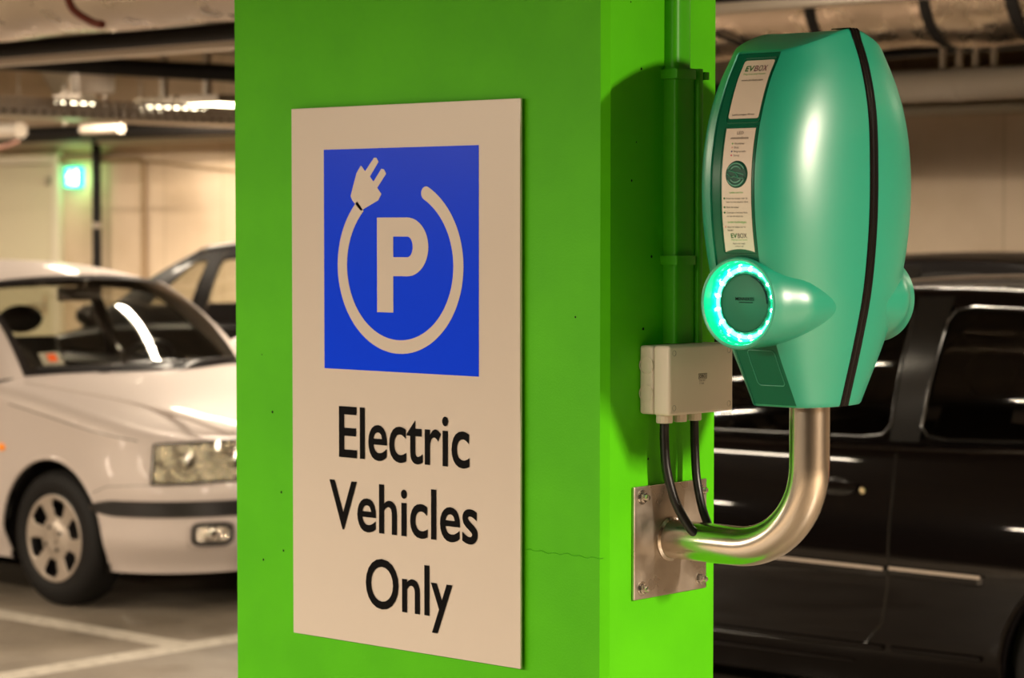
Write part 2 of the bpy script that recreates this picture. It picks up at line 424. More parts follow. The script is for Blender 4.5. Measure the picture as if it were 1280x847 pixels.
for sgn in (1, -1):
    shell(sgn).build('shell_half', M['teal'], ch, smooth=32)
# black band over the seam
def bandfn(u, v):
    # v across, u along from bottom to top and over
    dy = lerp(-.0125, .0125, v); e = [0, 1, 1, .4, .4, 1, 1, .4, .4, 1, 1, 0][int(round(v * 11))]
    if u < .8:
        z = lerp(ZB - .003, ZT - .001, u / .8); x = fb(min(z, ZT)) + .0022 * e
        x -= .5 * dy * dy / .12
        return (x, dy, z - ZB)
    t = (u - .8) / .2; x = lerp(fb(ZT) + .0015, fb(ZT) * .55, t)
    return (x, dy, ZT + .0045 + .0022 * e - ZB + (0 if t > 0.02 else -.003))
MB().grid(bandfn, 60, 11).build('center_band', M['band'], ch, smooth=35)

for sgn in (-1, 1):     # -1: the side facing the camera
    def PY(z, e=0.0): return sgn * (fa(z) - .0035 + e)
    pz1 = 1.8778
    def pf(u, v):
        x = lerp(-PWL + .001, PW - .001, u); z = lerp(ZB, pz1, v); return (x, clip(x, PY(z, .0006), z), z - ZB)
    p = MB().grid(pf, 18, 110)
    panel = p.build('side_panel', M['teal_dark'], ch, smooth=60)
    # raised rim round the label fields and the lower recess
    def loop(x0, x1, z0, z1, r, name, mt, e=.001):
        pp = []
        for cxx, czz, aa in ((x1 - r, z1 - r, 0), (x0 + r, z1 - r, 90), (x0 + r, z0 + r, 180), (x1 - r, z0 + r, 270)):
            for k in range(5):
                a = math.radians(aa + 22.5 * k); pp.append((cxx + r * math.cos(a), czz + r * math.sin(a)))
        out = []
        for i in range(len(pp)):
            q, w = pp[i], pp[(i + 1) % len(pp)]
            n_ = max(1, int(math.dist(q, w) / .012))
            for k in range(n_): out.append((lerp(q[0], w[0], k / n_), lerp(q[1], w[1], k / n_)))
        return MB().tube([(x, PY(z, e), z - ZB) for x, z in out], .0008, 6, closed=True).build(name, mt, panel)
    loop(-.0325, .0325, 1.766, 1.870, .005, 'panel_rim', M['teal_dark'])
    loop(-.0325, .0325, 1.560, 1.761, .005, 'panel_rim', M['teal_dark'])
    loop(-.0265, .0265, 1.347, 1.405, .006, 'recess_rim', M['teal'])
    def lab(x0, x1, z0, z1, r, bot=None):
        def fn(u, v):
            x = lerp(x0, x1, u); lo = z0 if not bot else bot(x)
            z = lerp(lo, z1, v)
            # rounded ends
            return (x, PY(z, .0016), z - ZB)
        return MB().grid(fn, 10, 30).build('label_sticker', M['label'], ch, smooth=60)
    def rl(x0, x1, z0, z1, r):
        mb = MB(); n_ = 34
        zs = [z0 + (z1 - z0) * i / n_ for i in range(n_ + 1)]; zs = sorted(set(zs + [z0 + r * .15, z0 + r * .5, z1 - r * .15, z1 - r * .5]))
        def hwid(z):
            d = min(z - z0, z1 - z)
            return 0 if d >= r else r - math.sqrt(max(0, r * r - (r - d) ** 2))
        for i in range(len(zs) - 1):
            ids = []
            for z in (zs[i], zs[i + 1]):
                h = hwid(z); ids.append((mb.vert((x0 + h, PY(z, .0016), z - ZB)), mb.vert((x1 - h, PY(z, .0016), z - ZB))))
            mb.face([ids[0][0], ids[0][1], ids[1][1], ids[1][0]])
        return mb.build('label_sticker', M['label'], ch, smooth=60)
    up = rl(-.0295, .0295, 1.7725, 1.8665, .004)
    lw = lab(-.0285, .0285, 1.565, 1.757, .003, bot=lambda x: 1.4805 + math.sqrt(.0865 ** 2 - x * x))
    def TX(x, z): return (x * (-sgn), PY(z, .0022), z - ZB)
    def T(body, x0, x1, z, cap, m_, par, off=.0):
        text_mesh(body, x0, x1, z, cap, TX, offset=off).build('lettering', m_, par, smooth=0)
    T('EV', -.0215, -.0055, 1.8485, .0092, M['ink_green'], up, .02); T('B', -.0038, .0030, 1.8485, .0092, M['ink_purple'], up)
    T('O', .0042, .0118, 1.8485, .0092, M['ink_grey'], up); T('X', .0125, .0205, 1.8485, .0092, M['ink_purple'], up)
    T('Plug into your future', -.0215, .0205, 1.8428, .0028, M['ink_lgreen'], up)
    T('www.ev-box.com', -.0215, .0205, 1.8325, .0036, M['ink_grey'], up)
    T('Laadstoringen 20 min', -.0225, .0205, 1.7775, .0030, M['ink_grey'], up)
    T('LED', -.006, .006, 1.7475, .0046, M['ink_grey'], lw); T('statusindicatie', -.0175, .0175, 1.7400, .0040, M['ink_grey'], lw)
    for i, (s_, w_, cm) in enumerate((('Beschikbaar', .011, 'ink_lgreen'), ('Bezet', .001, 'ink_pink'), ('Bezig met laden', .015, 'ink_blue'), ('Storing', .003, 'ink_red'))):
        z = 1.7315 - .0062 * i
        T(s_, -.008, w_, z, .0030, M['ink_grey'], lw)
        MB().lathe([(.0014, .0), (0, .0003)], TX(-.0125, z + .0016), (0, sgn, 0), 10).build('status_dot', M[cm], lw)
    T('Laden starten', -.013, .013, 1.6545, .0034, M['ink_lgreen'], lw)
    z = 1.6455
    for s_, x1_, dot in (('Houd uw laadpas voor de', .022, 1), ('lezer tot een pieptoon klinkt', .0235, 0), (None, 0, 0), ('Sluit de kabel', .004, 1), (None, 0, 0), ('Controleer of de lamp kleurt', .021, 1), ('en laat de kabel los', .012, 0)):
        if s_:
            T(s_, -.0195, x1_, z, .0027, M['ink_grey'], lw)
            if dot: MB().lathe([(.0017, 0), (0, .0003)], TX(-.0235, z + .0014), (0, sgn, 0), 10).build('status_dot', M['ink_green'], lw)
            z -= .0056
        else: z -= .0028
    T('Laden be\u00ebindigen', -.018, .018, 1.6080, .0034, M['ink_lgreen'], lw)
    T('Houd uw laadpas voor de', -.0195, .016, 1.6005, .0027, M['ink_grey'], lw); T('lezer', -.0195, -.008, 1.5955, .0027, M['ink_grey'], lw)
    MB().lathe([(.0017, 0), (0, .0003)], TX(-.0235, 1.602), (0, sgn, 0), 10).build('status_dot', M['ink_pink'], lw)
    T('EV', -.0145, -.0025, 1.5845, .0072, M['ink_green'], lw, .02); T('BOX', -.001, .0165, 1.5845, .0072, M['ink_grey'], lw)
    T('Plug into your future', -.0145, .0165, 1.5805, .0020, M['ink_lgreen'], lw)
    T('Neem voor vragen', -.012, .012, 1.5745, .0024, M['ink_grey'], lw); T('contact op', -.008, .008, 1.5705, .0024, M['ink_grey'], lw)
    # card reader emblem
    ec = (0, 1.6845); er = .0215
    em = MB(); em.grid(lambda u, v: (lambda a, r_: (ec[0] + r_ * math.cos(a), PY(ec[1] + r_ * math.sin(a), .0034 if v < .9 else .0016), ec[1] + r_ * math.sin(a) - ZB))(2 * PI * u, er * min(1, v / .9) if v < .95 else er), 40, 10, closeu=True)
    emb = em.build('card_reader_emblem', M['cover'], ch, smooth=40)
    mk = MB()
    for r0, aa0, aa1 in ((.0175, 30, 150), (.0175, 210, 330), (.0125, 40, 140), (.0125, 220, 320)):
        mk.tube([TX(r0 * math.cos(math.radians(lerp(aa0, aa1, k / 12))), ec[1] + r0 * math.sin(math.radians(lerp(aa0, aa1, k / 12)))) for k in range(13)], .0012, 6)
    mk.v = [(x, y + sgn * .0016, z) for x, y, z in mk.v]
    h_ = [(-.0165, .0005), (-.0150, .0060), (-.006, .0045), (.000, .0020), (.0045, -.0030), (.001, -.0045), (-.003, -.0030), (-.008, -.0045)]
    cd = [(.0005, .0030), (.0145, .0000), (.0165, -.0065), (.0035, -.0055)]
    for sh in (h_, cd):
        mk.tube([TX(q[0], ec[1] + q[1]) for q in sh], .0010, 6, closed=True)
    k0 = len(mk.v) - 6 * (len(h_) + len(cd)); mk.v = [(x, y + (sgn * .0016 if i >= k0 else 0), z) for i, (x, y, z) in enumerate(mk.v)]
    mk.build('hand_and_card_mark', M['teal'], emb)
    # socket housing
    yf = -.2000; zc = 1.4815 - ZB; R0 = .0735
    def hs(u, v):
        a = 2 * PI * u; y = lerp(yf + .004, -.062, v); k = ss(v, 0, 1.0)
        rx = lerp(R0, .101, ss(v, 0, .5)); rz = lerp(R0, .068, v)
        return (rx * math.cos(a), y * (-sgn), zc + rz * math.sin(a))
    hm = MB().grid(hs, 56, 14, closeu=True)
    hm.lathe([(R0, -yf - .004), (R0 - .0008, -yf - .001), (R0 - .003, -yf), (R0 - .006, -yf - .001)], (0, 0, zc), (0, sgn, 0), 56)
    hm.build('socket_housing', M['teal'], ch, smooth=40)
    MB().lathe([(R0 - .006, -yf - .001), (R0 - .010, -yf - .005), (.0590, -yf - .020), (.0575, -yf - .022)], (0, 0, zc), (0, sgn, 0), 56).build('socket_bezel', M['bezel'], ch)
    rg = MB().lathe([(.0575, -yf - .022), (.0572, -yf - .0205), (.0545, -yf - .0195), (.0520, -yf - .021), (.0515, -yf - .026)], (0, 0, zc), (0, sgn, 0), 56).build('led_ring', M['led_glow'], ch)
    for k in range(16):
        a = 2 * PI * (k + .5) / 16
        MB().sphere((.0545 * math.cos(a), sgn * (-yf - .0195), zc + .0545 * math.sin(a)), .0030, 8).build('led_and_glint', M['led'], rg)
    for k in range(4):
        a = PI * (.72 + .165 * k) if sgn == -1 else PI * (-.22 + .165 * k)
        a = PI + (k - 1.5) * .42
        MB().sphere((.0640 * math.cos(a) * 1, sgn * (-yf - .0150), zc + .0640 * math.sin(a)), .0028, 8, (1, .5, 1.6)).build('led_and_glint', M['led'], rg)  # glowing beads stand in for LED reflections on the bezel wall
    cap = MB().lathe([(.0515, -yf - .026), (.0500, -yf - .020), (.047, -yf - .0185), (.0455, -yf - .020), (.044, -yf - .0195), (0, -yf - .0185)], (0, 0, zc), (0, sgn, 0), 48).build('socket_cover', M['cover'], ch)
    text_mesh('MENNEKES', -.017, .019, zc + ZB + .004, .0052, lambda x, z: (x * (-sgn), sgn * (-yf - .0175), z - ZB), offset=.01).build('lettering', M['sign_black'], cap, smooth=0)
    MB().box(-.010, .016, *sorted((sgn * (-yf - .0185), sgn * (-yf - .0172))), zc + .0005, zc + .0016).build('brand_line', M['sign_black'], cap)
    arcp = [(.045 * math.cos(math.radians(t)), sgn * (-yf - .0175), zc + .045 * math.sin(math.radians(t))) for t in range(0, 75, 6)]
    MB().tube(arcp, .0013, 6).build('cover_lip', M['sign_black'], cap)
lt = bpy.data.lights.new('led_light_source', 'POINT'); lt.energy = .12; lt.color = (.03, 1, .5); lt.shadow_soft_size = .05
lo = bpy.data.objects.new('led_light_source', lt); COL.objects.link(lo); lo.parent = ch; lo.location = (0, -.235, 1.4815 - ZB)

# ================================================================== STEEL ARM
arm = empty('mounting_arm', (0, CY, 1.065), label='bent stainless steel tube arm holding the charging station on the pillar', cat='bracket')
RB = .145
path = [(.006, 0, 0), (.05, 0, 0), (.10, 0, 0)]
xb = CX - RB
path += [(xb + RB * math.sin(t * PI / 2 / 18), 0, RB - RB * math.cos(t * PI / 2 / 18)) for t in range(0, 19)]
path += [(CX, 0, RB + .03), (CX, 0, RB + .07), (CX, 0, ZB - 1.065 - .003)]
MB().tube(path, .0335, 40).build('bent_tube', M['steel'], arm, smooth=50)
MB().box(0, .006, -.0985, .1035, -.0965, .0965).build('wall_plate', M['plate'], arm, bevel=.0015, smooth=0)
MB().lathe([(.0385, .006), (.038, .009), (.0335, .012)], (0, 0, 0), (1, 0, 0), 40).build('weld_bead', M['steel'], arm)
for y, z in ((-.078, .078), (.084, .078), (-.078, -.078), (.084, -.078)):
    b = MB(); b.lathe([(.0125, .006), (.0125, .0078), (.0085, .008)], (0, y, z), (1, 0, 0), 20)
    n6 = [(math.cos(PI / 3 * k + .3) * .0085, math.sin(PI / 3 * k + .3) * .0085) for k in range(6)]
    b.prism(n6, lambda p, q: (.008, y + p, z + q), lambda p, q: (.0145, y + p, z + q))
    b.lathe([(.0050, .0145), (.0050, .020), (.004, .0215), (0, .022)], (0, y, z), (1, 0, 0), 14)
    b.build('bolt', M['bolt'], arm)

# ================================================================== JUNCTION BOX
jb = empty('junction_box', (0, .178, 1.285), label='light grey plastic junction box on the pillar behind the charger', cat='junction box')
hy = .0885; H = .1165
MB().box(0, .030, -hy, hy, 0, H).build('box_base', M['boxplastic'], jb, bevel=.005, seg=3)
lid = MB().box(.031, .066, -hy - .001, hy + .001, -.001, H + .001).build('box_lid', M['boxplastic'], jb, bevel=.005, seg=3)
# overwrite: four corner screws, knock-outs, glands
for y, z in ((-hy + .012, .012), (-hy + .012, H - .012), (hy - .012, .012), (hy - .012, H - .012)):
    s_ = MB().lathe([(.0048, .066), (.0048, .0664), (.0035, .0650), (0, .0650)], (0, y, z), (1, 0, 0), 14); s_.build('lid_screw', M['darksteel'], lid)
for z in (.035, .083):
    MB().lathe([(.0150, -.0004), (.0150, .0010), (.0138, .0010), (.0138, -.0004)], (.0155, -hy, z), (0, -1, 0), 28).build('knockout', M['boxplastic'], jb)
def TJ(x, z): return (.0664, x, z)
text_mesh('OBO', -.0075, .0105, .0600, .0058, TJ, offset=.03).build('lettering', M['ink_grey'], lid, smooth=0)
text_mesh('IP 66  690 V', -.0075, .0105, .0540, .0030, TJ).build('lettering', M['ink_grey'], lid, smooth=0)
text_mesh('T 160', -.0075, .0050, .0490, .0030, TJ).build('lettering', M['ink_grey'], lid, smooth=0)
fr_ = MB()
fr_.tube([(.0664, y, z) for y, z in ((-.0095, .0585), (.0125, .0585), (.0125, .0672), (-.0095, .0672))], .0004, 4, closed=True); fr_.build('label_frame', M['ink_grey'], lid)
GL = [(.030, -.057, .0145), (.030, -.014, .012), (.030, .026, .0125)]
for x, y, r in GL:
    n_ = 14
    g = MB().lathe([(r * .9, .002), (r, -.001), (r, -.014), (r * .92, -.016), (r * .62, -.0165)], (x, y, 0), (0, 0, 1), n_)
    g.build('cable_gland', M['boxplastic'], jb, smooth=20)
sh = jb.location
def spline(P, n=10):
    out = []
    for i in range(len(P) - 1):
        p0, p1, p2, p3 = (Vector(P[max(0, i - 1)]), Vector(P[i]), Vector(P[i + 1]), Vector(P[min(len(P) - 1, i + 2)]))
        for k in range(n):
            t = k / n
            out.append(.5 * ((2 * p1) + (p2 - p0) * t + (2 * p0 - 5 * p1 + 4 * p2 - p3) * t * t + (3 * p1 - p0 - 3 * p2 + p3) * t ** 3))
    out.append(Vector(P[-1])); return out
c1 = spline([(.030, .121, 1.272), (.030, .121, 1.24), (.034, .122, 1.19), (.047, .130, 1.135), (.068, .140, 1.094), (.082, .146, 1.078)])
MB().tube(c1, .0082, 14).build('black_cable', M['cable'])
tag(bpy.data.objects['black_cable'], 'thicker left black cable curving from junction box into the steel arm', 'cable')
c2 = spline([(.030, .204, 1.272), (.031, .204, 1.23), (.036, .203, 1.17), (.052, .198, 1.12), (.075, .190, 1.085)])
o = MB().tube(c2, .0076, 14).build('black_cable', M['cable'])
tag(o, 'straighter right black cable dropping from junction box behind the steel arm', 'cable')

# ================================================================== CABLE DUCT ON PILLAR
du = empty('cable_duct', (0, .18, 1.40), label='green painted cable duct running up the side of the pillar', cat='cable duct')
def rb(y0, y1, d, z0, z1, r=.006):
    pts = [(0, y0), (d - r, y0)] + [(d - r + r * math.sin(math.radians(a)), y0 + r - r * math.cos(math.radians(a))) for a in (30, 60)] + [(d, y0 + r), (d, y1 - r)] + [(d - r + r * math.cos(math.radians(a)), y1 - r + r * math.sin(math.radians(a))) for a in (30, 60)] + [(d - r, y1), (0, y1)]
    return MB().prism(pts, lambda x, y: (x, y - .18, z0 - 1.4), lambda x, y: (x, y - .18, z1 - 1.4))
rb(.156, .204, .025, 1.86, ZC, .012).build('upper_duct', M['green_duct'], du)
rb(.154, .208, .028, 1.4025, 1.873, .006).build('lower_duct', M['green_duct'], du)
rb(.208, .222, .034, 1.4025, 1.873, .003).build('side_channel', M['green_duct'], du)
for z in (1.862, 1.545):
    rb(.146, .200, .036, z - .008, z + .008, .003).build('duct_clip', M['green_duct'], du)
rb(.224, .236, .036, 1.855, 1.868, .002).build('duct_clip', M['green_duct'], du)
wire = spline([(.004, .236, 1.86), (.004, .238, 1.72), (.004, .236, 1.60), (.005, .245, 1.50), (.006, .252, 1.41)])
MB().tube([(x, y - .18, z - 1.4) for x, y, z in wire], .0025, 8).build('thin_wire', M['green_duct'], du)
# ================================================================== CARS
def wheel(root, u, v, sgn, R, style, steer=0):
    """one road wheel, its outer face towards sgn*v"""
    w = empty('wheel', (u, v, R)); w.parent = root; w.rotation_euler = (0, 0, steer)
    tw = .185; rr = R * .655
    prof = [(rr, -tw), (rr + .02, -tw + .0), (R - .03, -tw + .002), (R - .008, -tw + .02), (R, -tw + .045), (R, -.045), (R - .008, -.018), (R - .03, -.002), (rr + .045, .004), (rr + .012, .001), (rr, -.008)]
    MB().lathe(prof, (0, 0, 0), (0, sgn, 0), 48).build('tyre', M['rubber'], w, smooth=50)
    MB().lathe([(rr + .002, -.008), (rr - .006, -.004), (rr - .014, -.02), (rr - .02, -.11), (.06, -.115), (0, -.115)], (0, 0, 0), (0, sgn, 0), 36).build('rim', M['trim'] if style == 'cap' else M['hub'], w)
    nh = 6
    # hubcap disc with six windows
    rc = rr - .004; nr, na = 22, 144
    prof_ = lambda r: -.004 - .012 * (1 - abs(r / rc) ** 3) + .016 * math.exp(-(r / (rc * .36)) ** 6) - .006 * math.exp(-(r / (rc * .17)) ** 8)
    def inhole(a, r):
        q = (a / (2 * PI) * nh + .18) % 1.0 - .5
        x = q * 2 * PI / nh * r; y = r / rc
        if not (.50 < y < .89): return False
        hw_ = lerp(.14, .275, (y - .50) / .39) * rc
        return abs(x) < hw_ * (1 - .3 * max(0, abs((y - .695) / .195)) ** 6)
    def fn(uu, vv):
        a = 2 * PI * uu; r = rc * max(vv, .001)
        return (r * math.cos(a), sgn * prof_(r), r * math.sin(a))
    h = MB().grid(fn, na, nr, closeu=True, keep=lambda uu, vv: not inhole(2 * PI * uu, rc * vv))
    h.build('hubcap', M['hub'], w, smooth=50, solid=.003, merge=True)
    for k in range(4):
        a = PI / 2 * k + .5
        MB().lathe([(.0085, -.012), (.0085, .004), (.006, .006), (0, .006)], (.052 * math.cos(a), 0, .052 * math.sin(a)), (0, sgn, 0), 10).build('wheel_nut', M['darksteel'], w)
    MB().lathe([(.026, .001), (.024, .007), (0, .008)], (0, 0, 0), (0, sgn, 0), 20).build('centre_cap', M['hub'], w)
    return w

def make_car(root, P):
    W, uf, ur, wb, R, Ra = P['W'], P['uf'], P['ur'], P['wb'], P['R'], P['Ra']
    zb, Lf, Lr, nn = P['zb'], P['Lf'], P['Lr'], P.get('n', 2.5)
    paint = P['paint']; gl = P['glass']; Rt = P.get('round', .05)
    ZTOP = P['ztop']
    def zt(u): return tab(ZTOP, u)
    # ---- plan perimeter of the right half (v>0 here, mirrored later)
    per = []
    NC = 26
    for k in range(NC):
        a = PI / 2 * k / NC; per.append((ur + Lr - Lr * math.cos(a) ** (2 / nn), W * .97 * math.sin(a) ** (2 / nn)))
    ns = int((uf - Lf - ur - Lr) / .028)
    for k in range(ns + 1): per.append((lerp(ur + Lr, uf - Lf, k / ns), W * (.97 + .03 * math.sin(PI * min(1, k / ns * 1.0) * .5 + .0) ** .5)))
    for k in range(1, NC + 1):
        a = PI / 2 * (1 - k / NC); per.append((uf - Lf + Lf * math.cos(a) ** (2 / nn), W * max(0, math.sin(a)) ** (2 / nn)))
    per[0] = (ur, 0); per[-1] = (uf, 0)
    NPer = len(per)
    nor = []
    for i in range(NPer):
        a = per[max(0, i - 1)]; b = per[min(NPer - 1, i + 1)]
        t = Vector((b[0] - a[0], b[1] - a[1])).normalized(); n = Vector((-t.y, t.x)); 
        if i in (0,): n = Vector((-1, 0))
        if i == NPer - 1: n = Vector((1, 0))
        nor.append(n)
    def offs(z, i, ztp):
        n = nor[i]; o = .055 * (1 - ss(z, zb - .02, zb + .16)) + .016 * ss(z, .5, ztp) + P.get('barrel', 0) * max(0, z - .60) ** 2 * abs(n.y)
        f = max(0, n.x); r = max(0, -n.x)
        o += f * (P.get('slope', .09) * ss(z, .50, .74) - .012 * ss(z, .2, .3)) + r * .05 * ss(z, .5, .95)
        o -= P.get('crease', 0) * math.exp(-((z - P.get('crease_z', .7)) / .02) ** 2) * abs(n.y)
        return o
    def sk(i, z, e=0.0):
        i0 = max(0, min(NPer - 2, int(i))); t = i - i0
        out = []
        for j in (i0, i0 + 1):
            o = offs(z, j, zt(per[j][0])) - e
            out.append(Vector((per[j][0] - nor[j].x * o, max(0, per[j][1] - nor[j].y * o), z)))
        return out[0].lerp(out[1], t)
    def skrow(i, t):
        ztp = zt(per[i][0])
        if t <= .8: return sk(i, lerp(zb, ztp - Rt, t / .8))
        a = (t - .8) / .2 * PI / 2
        p = sk(i, ztp - Rt + Rt * math.sin(a), -Rt * (1 - math.cos(a))); return p
    def idx_u(u):   # perimeter index where u is reached
        for i in range(NPer - 1):
            if per[i + 1][0] >= u: return i + (u - per[i][0]) / max(1e-9, per[i + 1][0] - per[i][0])
        return NPer - 1
    def idx_v(v, front=True):
        rng = range(NPer - 2, 0, -1)
        for i in rng:
            if per[i][1] >= v: return i + (per[i][1] - v) / max(1e-9, per[i][1] - per[i + 1][1])
    P['sk'] = sk; P['idx_u'] = idx_u; P['idx_v'] = idx_v
    WC = [(0, R), (-wb, R)]
    NR = 44
    mb = MB()
    for sg_ in (1, -1):
        vid = {}
        pos = {}
        for i in range(NPer):
            for j in range(NR + 1): pos[i, j] = skrow(i, j / NR)
        def inside(p): return any(math.hypot(p.x - c_[0], p.z - c_[1]) < Ra for c_ in WC) and p.y > W * .7
        ins = {k: inside(p) for k, p in pos.items()}
        def gv(i, j):
            if (i, j) not in vid:
                p = pos[i, j].copy()
                if ins[i, j]:
                    for c_ in WC:
                        d = math.hypot(p.x - c_[0], p.z - c_[1])
                        if d < Ra: p.x = c_[0] + (p.x - c_[0]) / d * Ra; p.z = c_[1] + (p.z - c_[1]) / d * Ra
                vid[i, j] = mb.vert((p.x, p.y * sg_, p.z))
            return vid[i, j]
        for i in range(NPer - 1):
            for j in range(NR):
                ks = ((i, j), (i + 1, j), (i + 1, j + 1), (i, j + 1))
                if all(ins[k] for k in ks): continue
                mb.face([gv(*k) for k in ks])
    mb.build('body_shell', paint, root, smooth=40)
    # wheel arch liners and lips
    for c_ in WC:
        for sg_ in (1, -1):
            def ln(u, v, c_=c_, sg_=sg_):
                a = lerp(-.35, PI + .35, u); return (c_[0] + (Ra + .004) * math.cos(a), sg_ * lerp(W - .045, W - .34, v), c_[1] + (Ra + .004) * math.sin(a))
            mb = MB().grid(ln, 30, 1)
            mb.grid(lambda u, v: (c_[0] + (Ra + .004) * math.cos(lerp(-.35, PI + .35, u)) * v, sg_ * (W - .34), c_[1] + (Ra + .004) * math.sin(lerp(-.35, PI + .35, u)) * v), 30, 1)
            mb.build('wheel_arch_liner', M['trim'], root)
            pts_ = []
            for k in range(31):
                a = lerp(-.25, PI + .25, k / 30); u = c_[0] + Ra * math.cos(a); z = c_[1] + Ra * math.sin(a)
                p = sk(idx_u(u), max(z, zb)); pts_.append((u, sg_ * (p.y - .004), z))
            MB().tube(pts_, .009, 8).build('wheel_arch_lip', paint, root)
    # hood and tail deck
    def deck(i0, i1, crown, name, m_, ex=3.2):
        n = i1 - i0
        def fn(u, v):
            i = i0 + int(round(u * n)); p = skrow(i, 1); s_ = 2 * v - 1
            return (p.x, p.y * s_, p.z + crown(p.x) * (1 - abs(s_) ** ex))
        return MB().grid(fn, n, 30).build(name, m_, root, smooth=40)
    uc = P['uc']; ic = int(idx_u(uc)); 
    deck(ic, NPer - 1, lambda u: lerp(P.get('crown0', .03), P.get('crown1', .035), 0) * ss(uf - u, 0, .35) + .012, 'bonnet', paint)
    uB = P['urb']; ir = max(1, int(idx_u(uB)))
    deck(0, ir, lambda u: .02, 'tail_deck', paint)
    # floor pan
    MB().box(ur + .15, uf - .15, -W + .36, W - .36, zb + .0, zb + .03).build('underbody', M['trim'], root)
    # ---- greenhouse
    pc = skrow(ic, 1)
    ut, utc = P['ut'], P['utc']; rtu = P['urt']
    vr = lambda u: P['vr'] - .03 * ((u - (ut + rtu) / 2) / (ut - rtu) * 2) ** 2
    zr = lambda u: tab(P['zrail'], u)
    def rail(u): return Vector((u, vr(u), zr(u)))
    def stop(u): return Vector((u, vr(u) + .032, zr(u) - .03))
    def belt(u):
        p = sk(idx_u(u), zt(u) - .0, -Rt); return Vector((u, p.y, zt(u) + .002))
    A0 = Vector((uc + .0, pc.y - P.get('pin', .075), pc.z + .012)); A1 = rail(ut)
    Ac0 = Vector((P['ucc'], 0, P['zcc'])); Ac1 = Vector((utc, 0, P['zrc'][0]))
    def lat(E, C, s_, ex=2.2):
        k = abs(s_) ** ex; return Vector((lerp(C.x, E.x, k), E.y * s_, lerp(C.z, E.z, k)))
    def ws(t, s_, e=0):
        p = lat(A0, Ac0, s_).lerp(lat(A1, Ac1, s_), t); b_ = P.get('wbulge', .03) * math.sin(PI * t) + e
        return Vector((p.x + b_ * .5, p.y, p.z + b_ * .87))
    P['ws'] = ws
    MB().grid(lambda u, v: ws(u, 2 * v - 1), 16, 32).build('windscreen', gl, root, smooth=60)
    # black ceramic border on the windscreen
    mb = MB()
    mb.grid(lambda u, v: ws(lerp(0, .07, u), lerp(-1, 1, v), .002), 1, 30); mb.grid(lambda u, v: ws(lerp(.93, 1, u), lerp(-1, 1, v), .002), 1, 30)
    for a, b_ in ((.955, 1), (-1, -.955)): mb.grid(lambda u, v: ws(u, lerp(a, b_, v), .002), 14, 1)
    mb.build('windscreen_border', M['trim'], root)
    # cowl filler between bonnet and glass
    mb = MB().grid(lambda u, v: lat(Vector((uc + .002, pc.y, pc.z)), Vector((uc + .002, 0, pc.z + P.get('crown0', .03) + .012)), 2 * v - 1, 3.2).lerp(ws(0, 2 * v - 1), u) + Vector((0, 0, -.004)), 2, 24)
    mb.build('scuttle_panel', M['trim'], root)
    # roof
    C1 = Vector((rtu - .02, 0, P['zrc'][-1]))
    def roof(t, s_):
        u = lerp(ut, rtu, t); E = rail(u); Cn = Vector((lerp(utc, rtu - .04, t), 0, E.z + P['crownr'] + lerp(Ac1.z - A1.z - P['crownr'], 0, min(1, t * 4))))
        return lat(E, Cn, s_, 2.4)
    MB().grid(lambda u, v: roof(u, 2 * v - 1), 26, 24).build('roof', paint, root, smooth=50)
    # tailgate glass
    pB = skrow(ir, 1); B0 = Vector((pB.x, pB.y - .08, pB.z + .004)); B1 = rail(rtu)
    Bc0 = Vector((pB.x - .03, 0, pB.z + .022)); Bc1 = roof(1, 0)
    def rg_(t, s_):
        p = lat(B0, Bc0, s_, 2.4).lerp(lat(B1, Bc1, s_, 2.4), t); b_ = .03 * math.sin(PI * t)
        return Vector((p.x - b_ * .7, p.y, p.z + b_ * .7))
    MB().grid(lambda u, v: rg_(lerp(.12, .9, u), lerp(-.9, .9, v)), 12, 20).build('rear_window', gl, root, smooth=60)
    mb = MB()
    mb.grid(lambda u, v: rg_(lerp(0, .12, u), lerp(-1, 1, v)), 2, 20); mb.grid(lambda u, v: rg_(lerp(.9, 1, u), lerp(-1, 1, v)), 2, 20)
    for a, b_ in ((.9, 1), (-1, -.9)): mb.grid(lambda u, v: rg_(lerp(.12, .9, u), lerp(a, b_, v)), 12, 2)
    mb.build('tailgate_frame', paint, root)
    # sides
    uSA0, uSA1 = uc - .06, ut - .03          # A line of the side
    uSB0, uSB1 = pB.x + .05, rtu + .05
    def side(a, h, sg_, e=0):
        """a = (u at belt, u at rail)"""
        u0, u1 = a; p0 = belt(max(u0, pB.x)); p1 = stop(u1)
        p = p0.lerp(p1, h); p.y += .022 * math.sin(PI * h) + e
        p.y *= sg_; return p
    lines = [(uSA0, uSA1)] + P['lines'] + [(uSB0, uSB1)]
    h0, h1 = P.get('h0', .03), P.get('h1', .86)
    fr = P.get('frame', M['trim'])
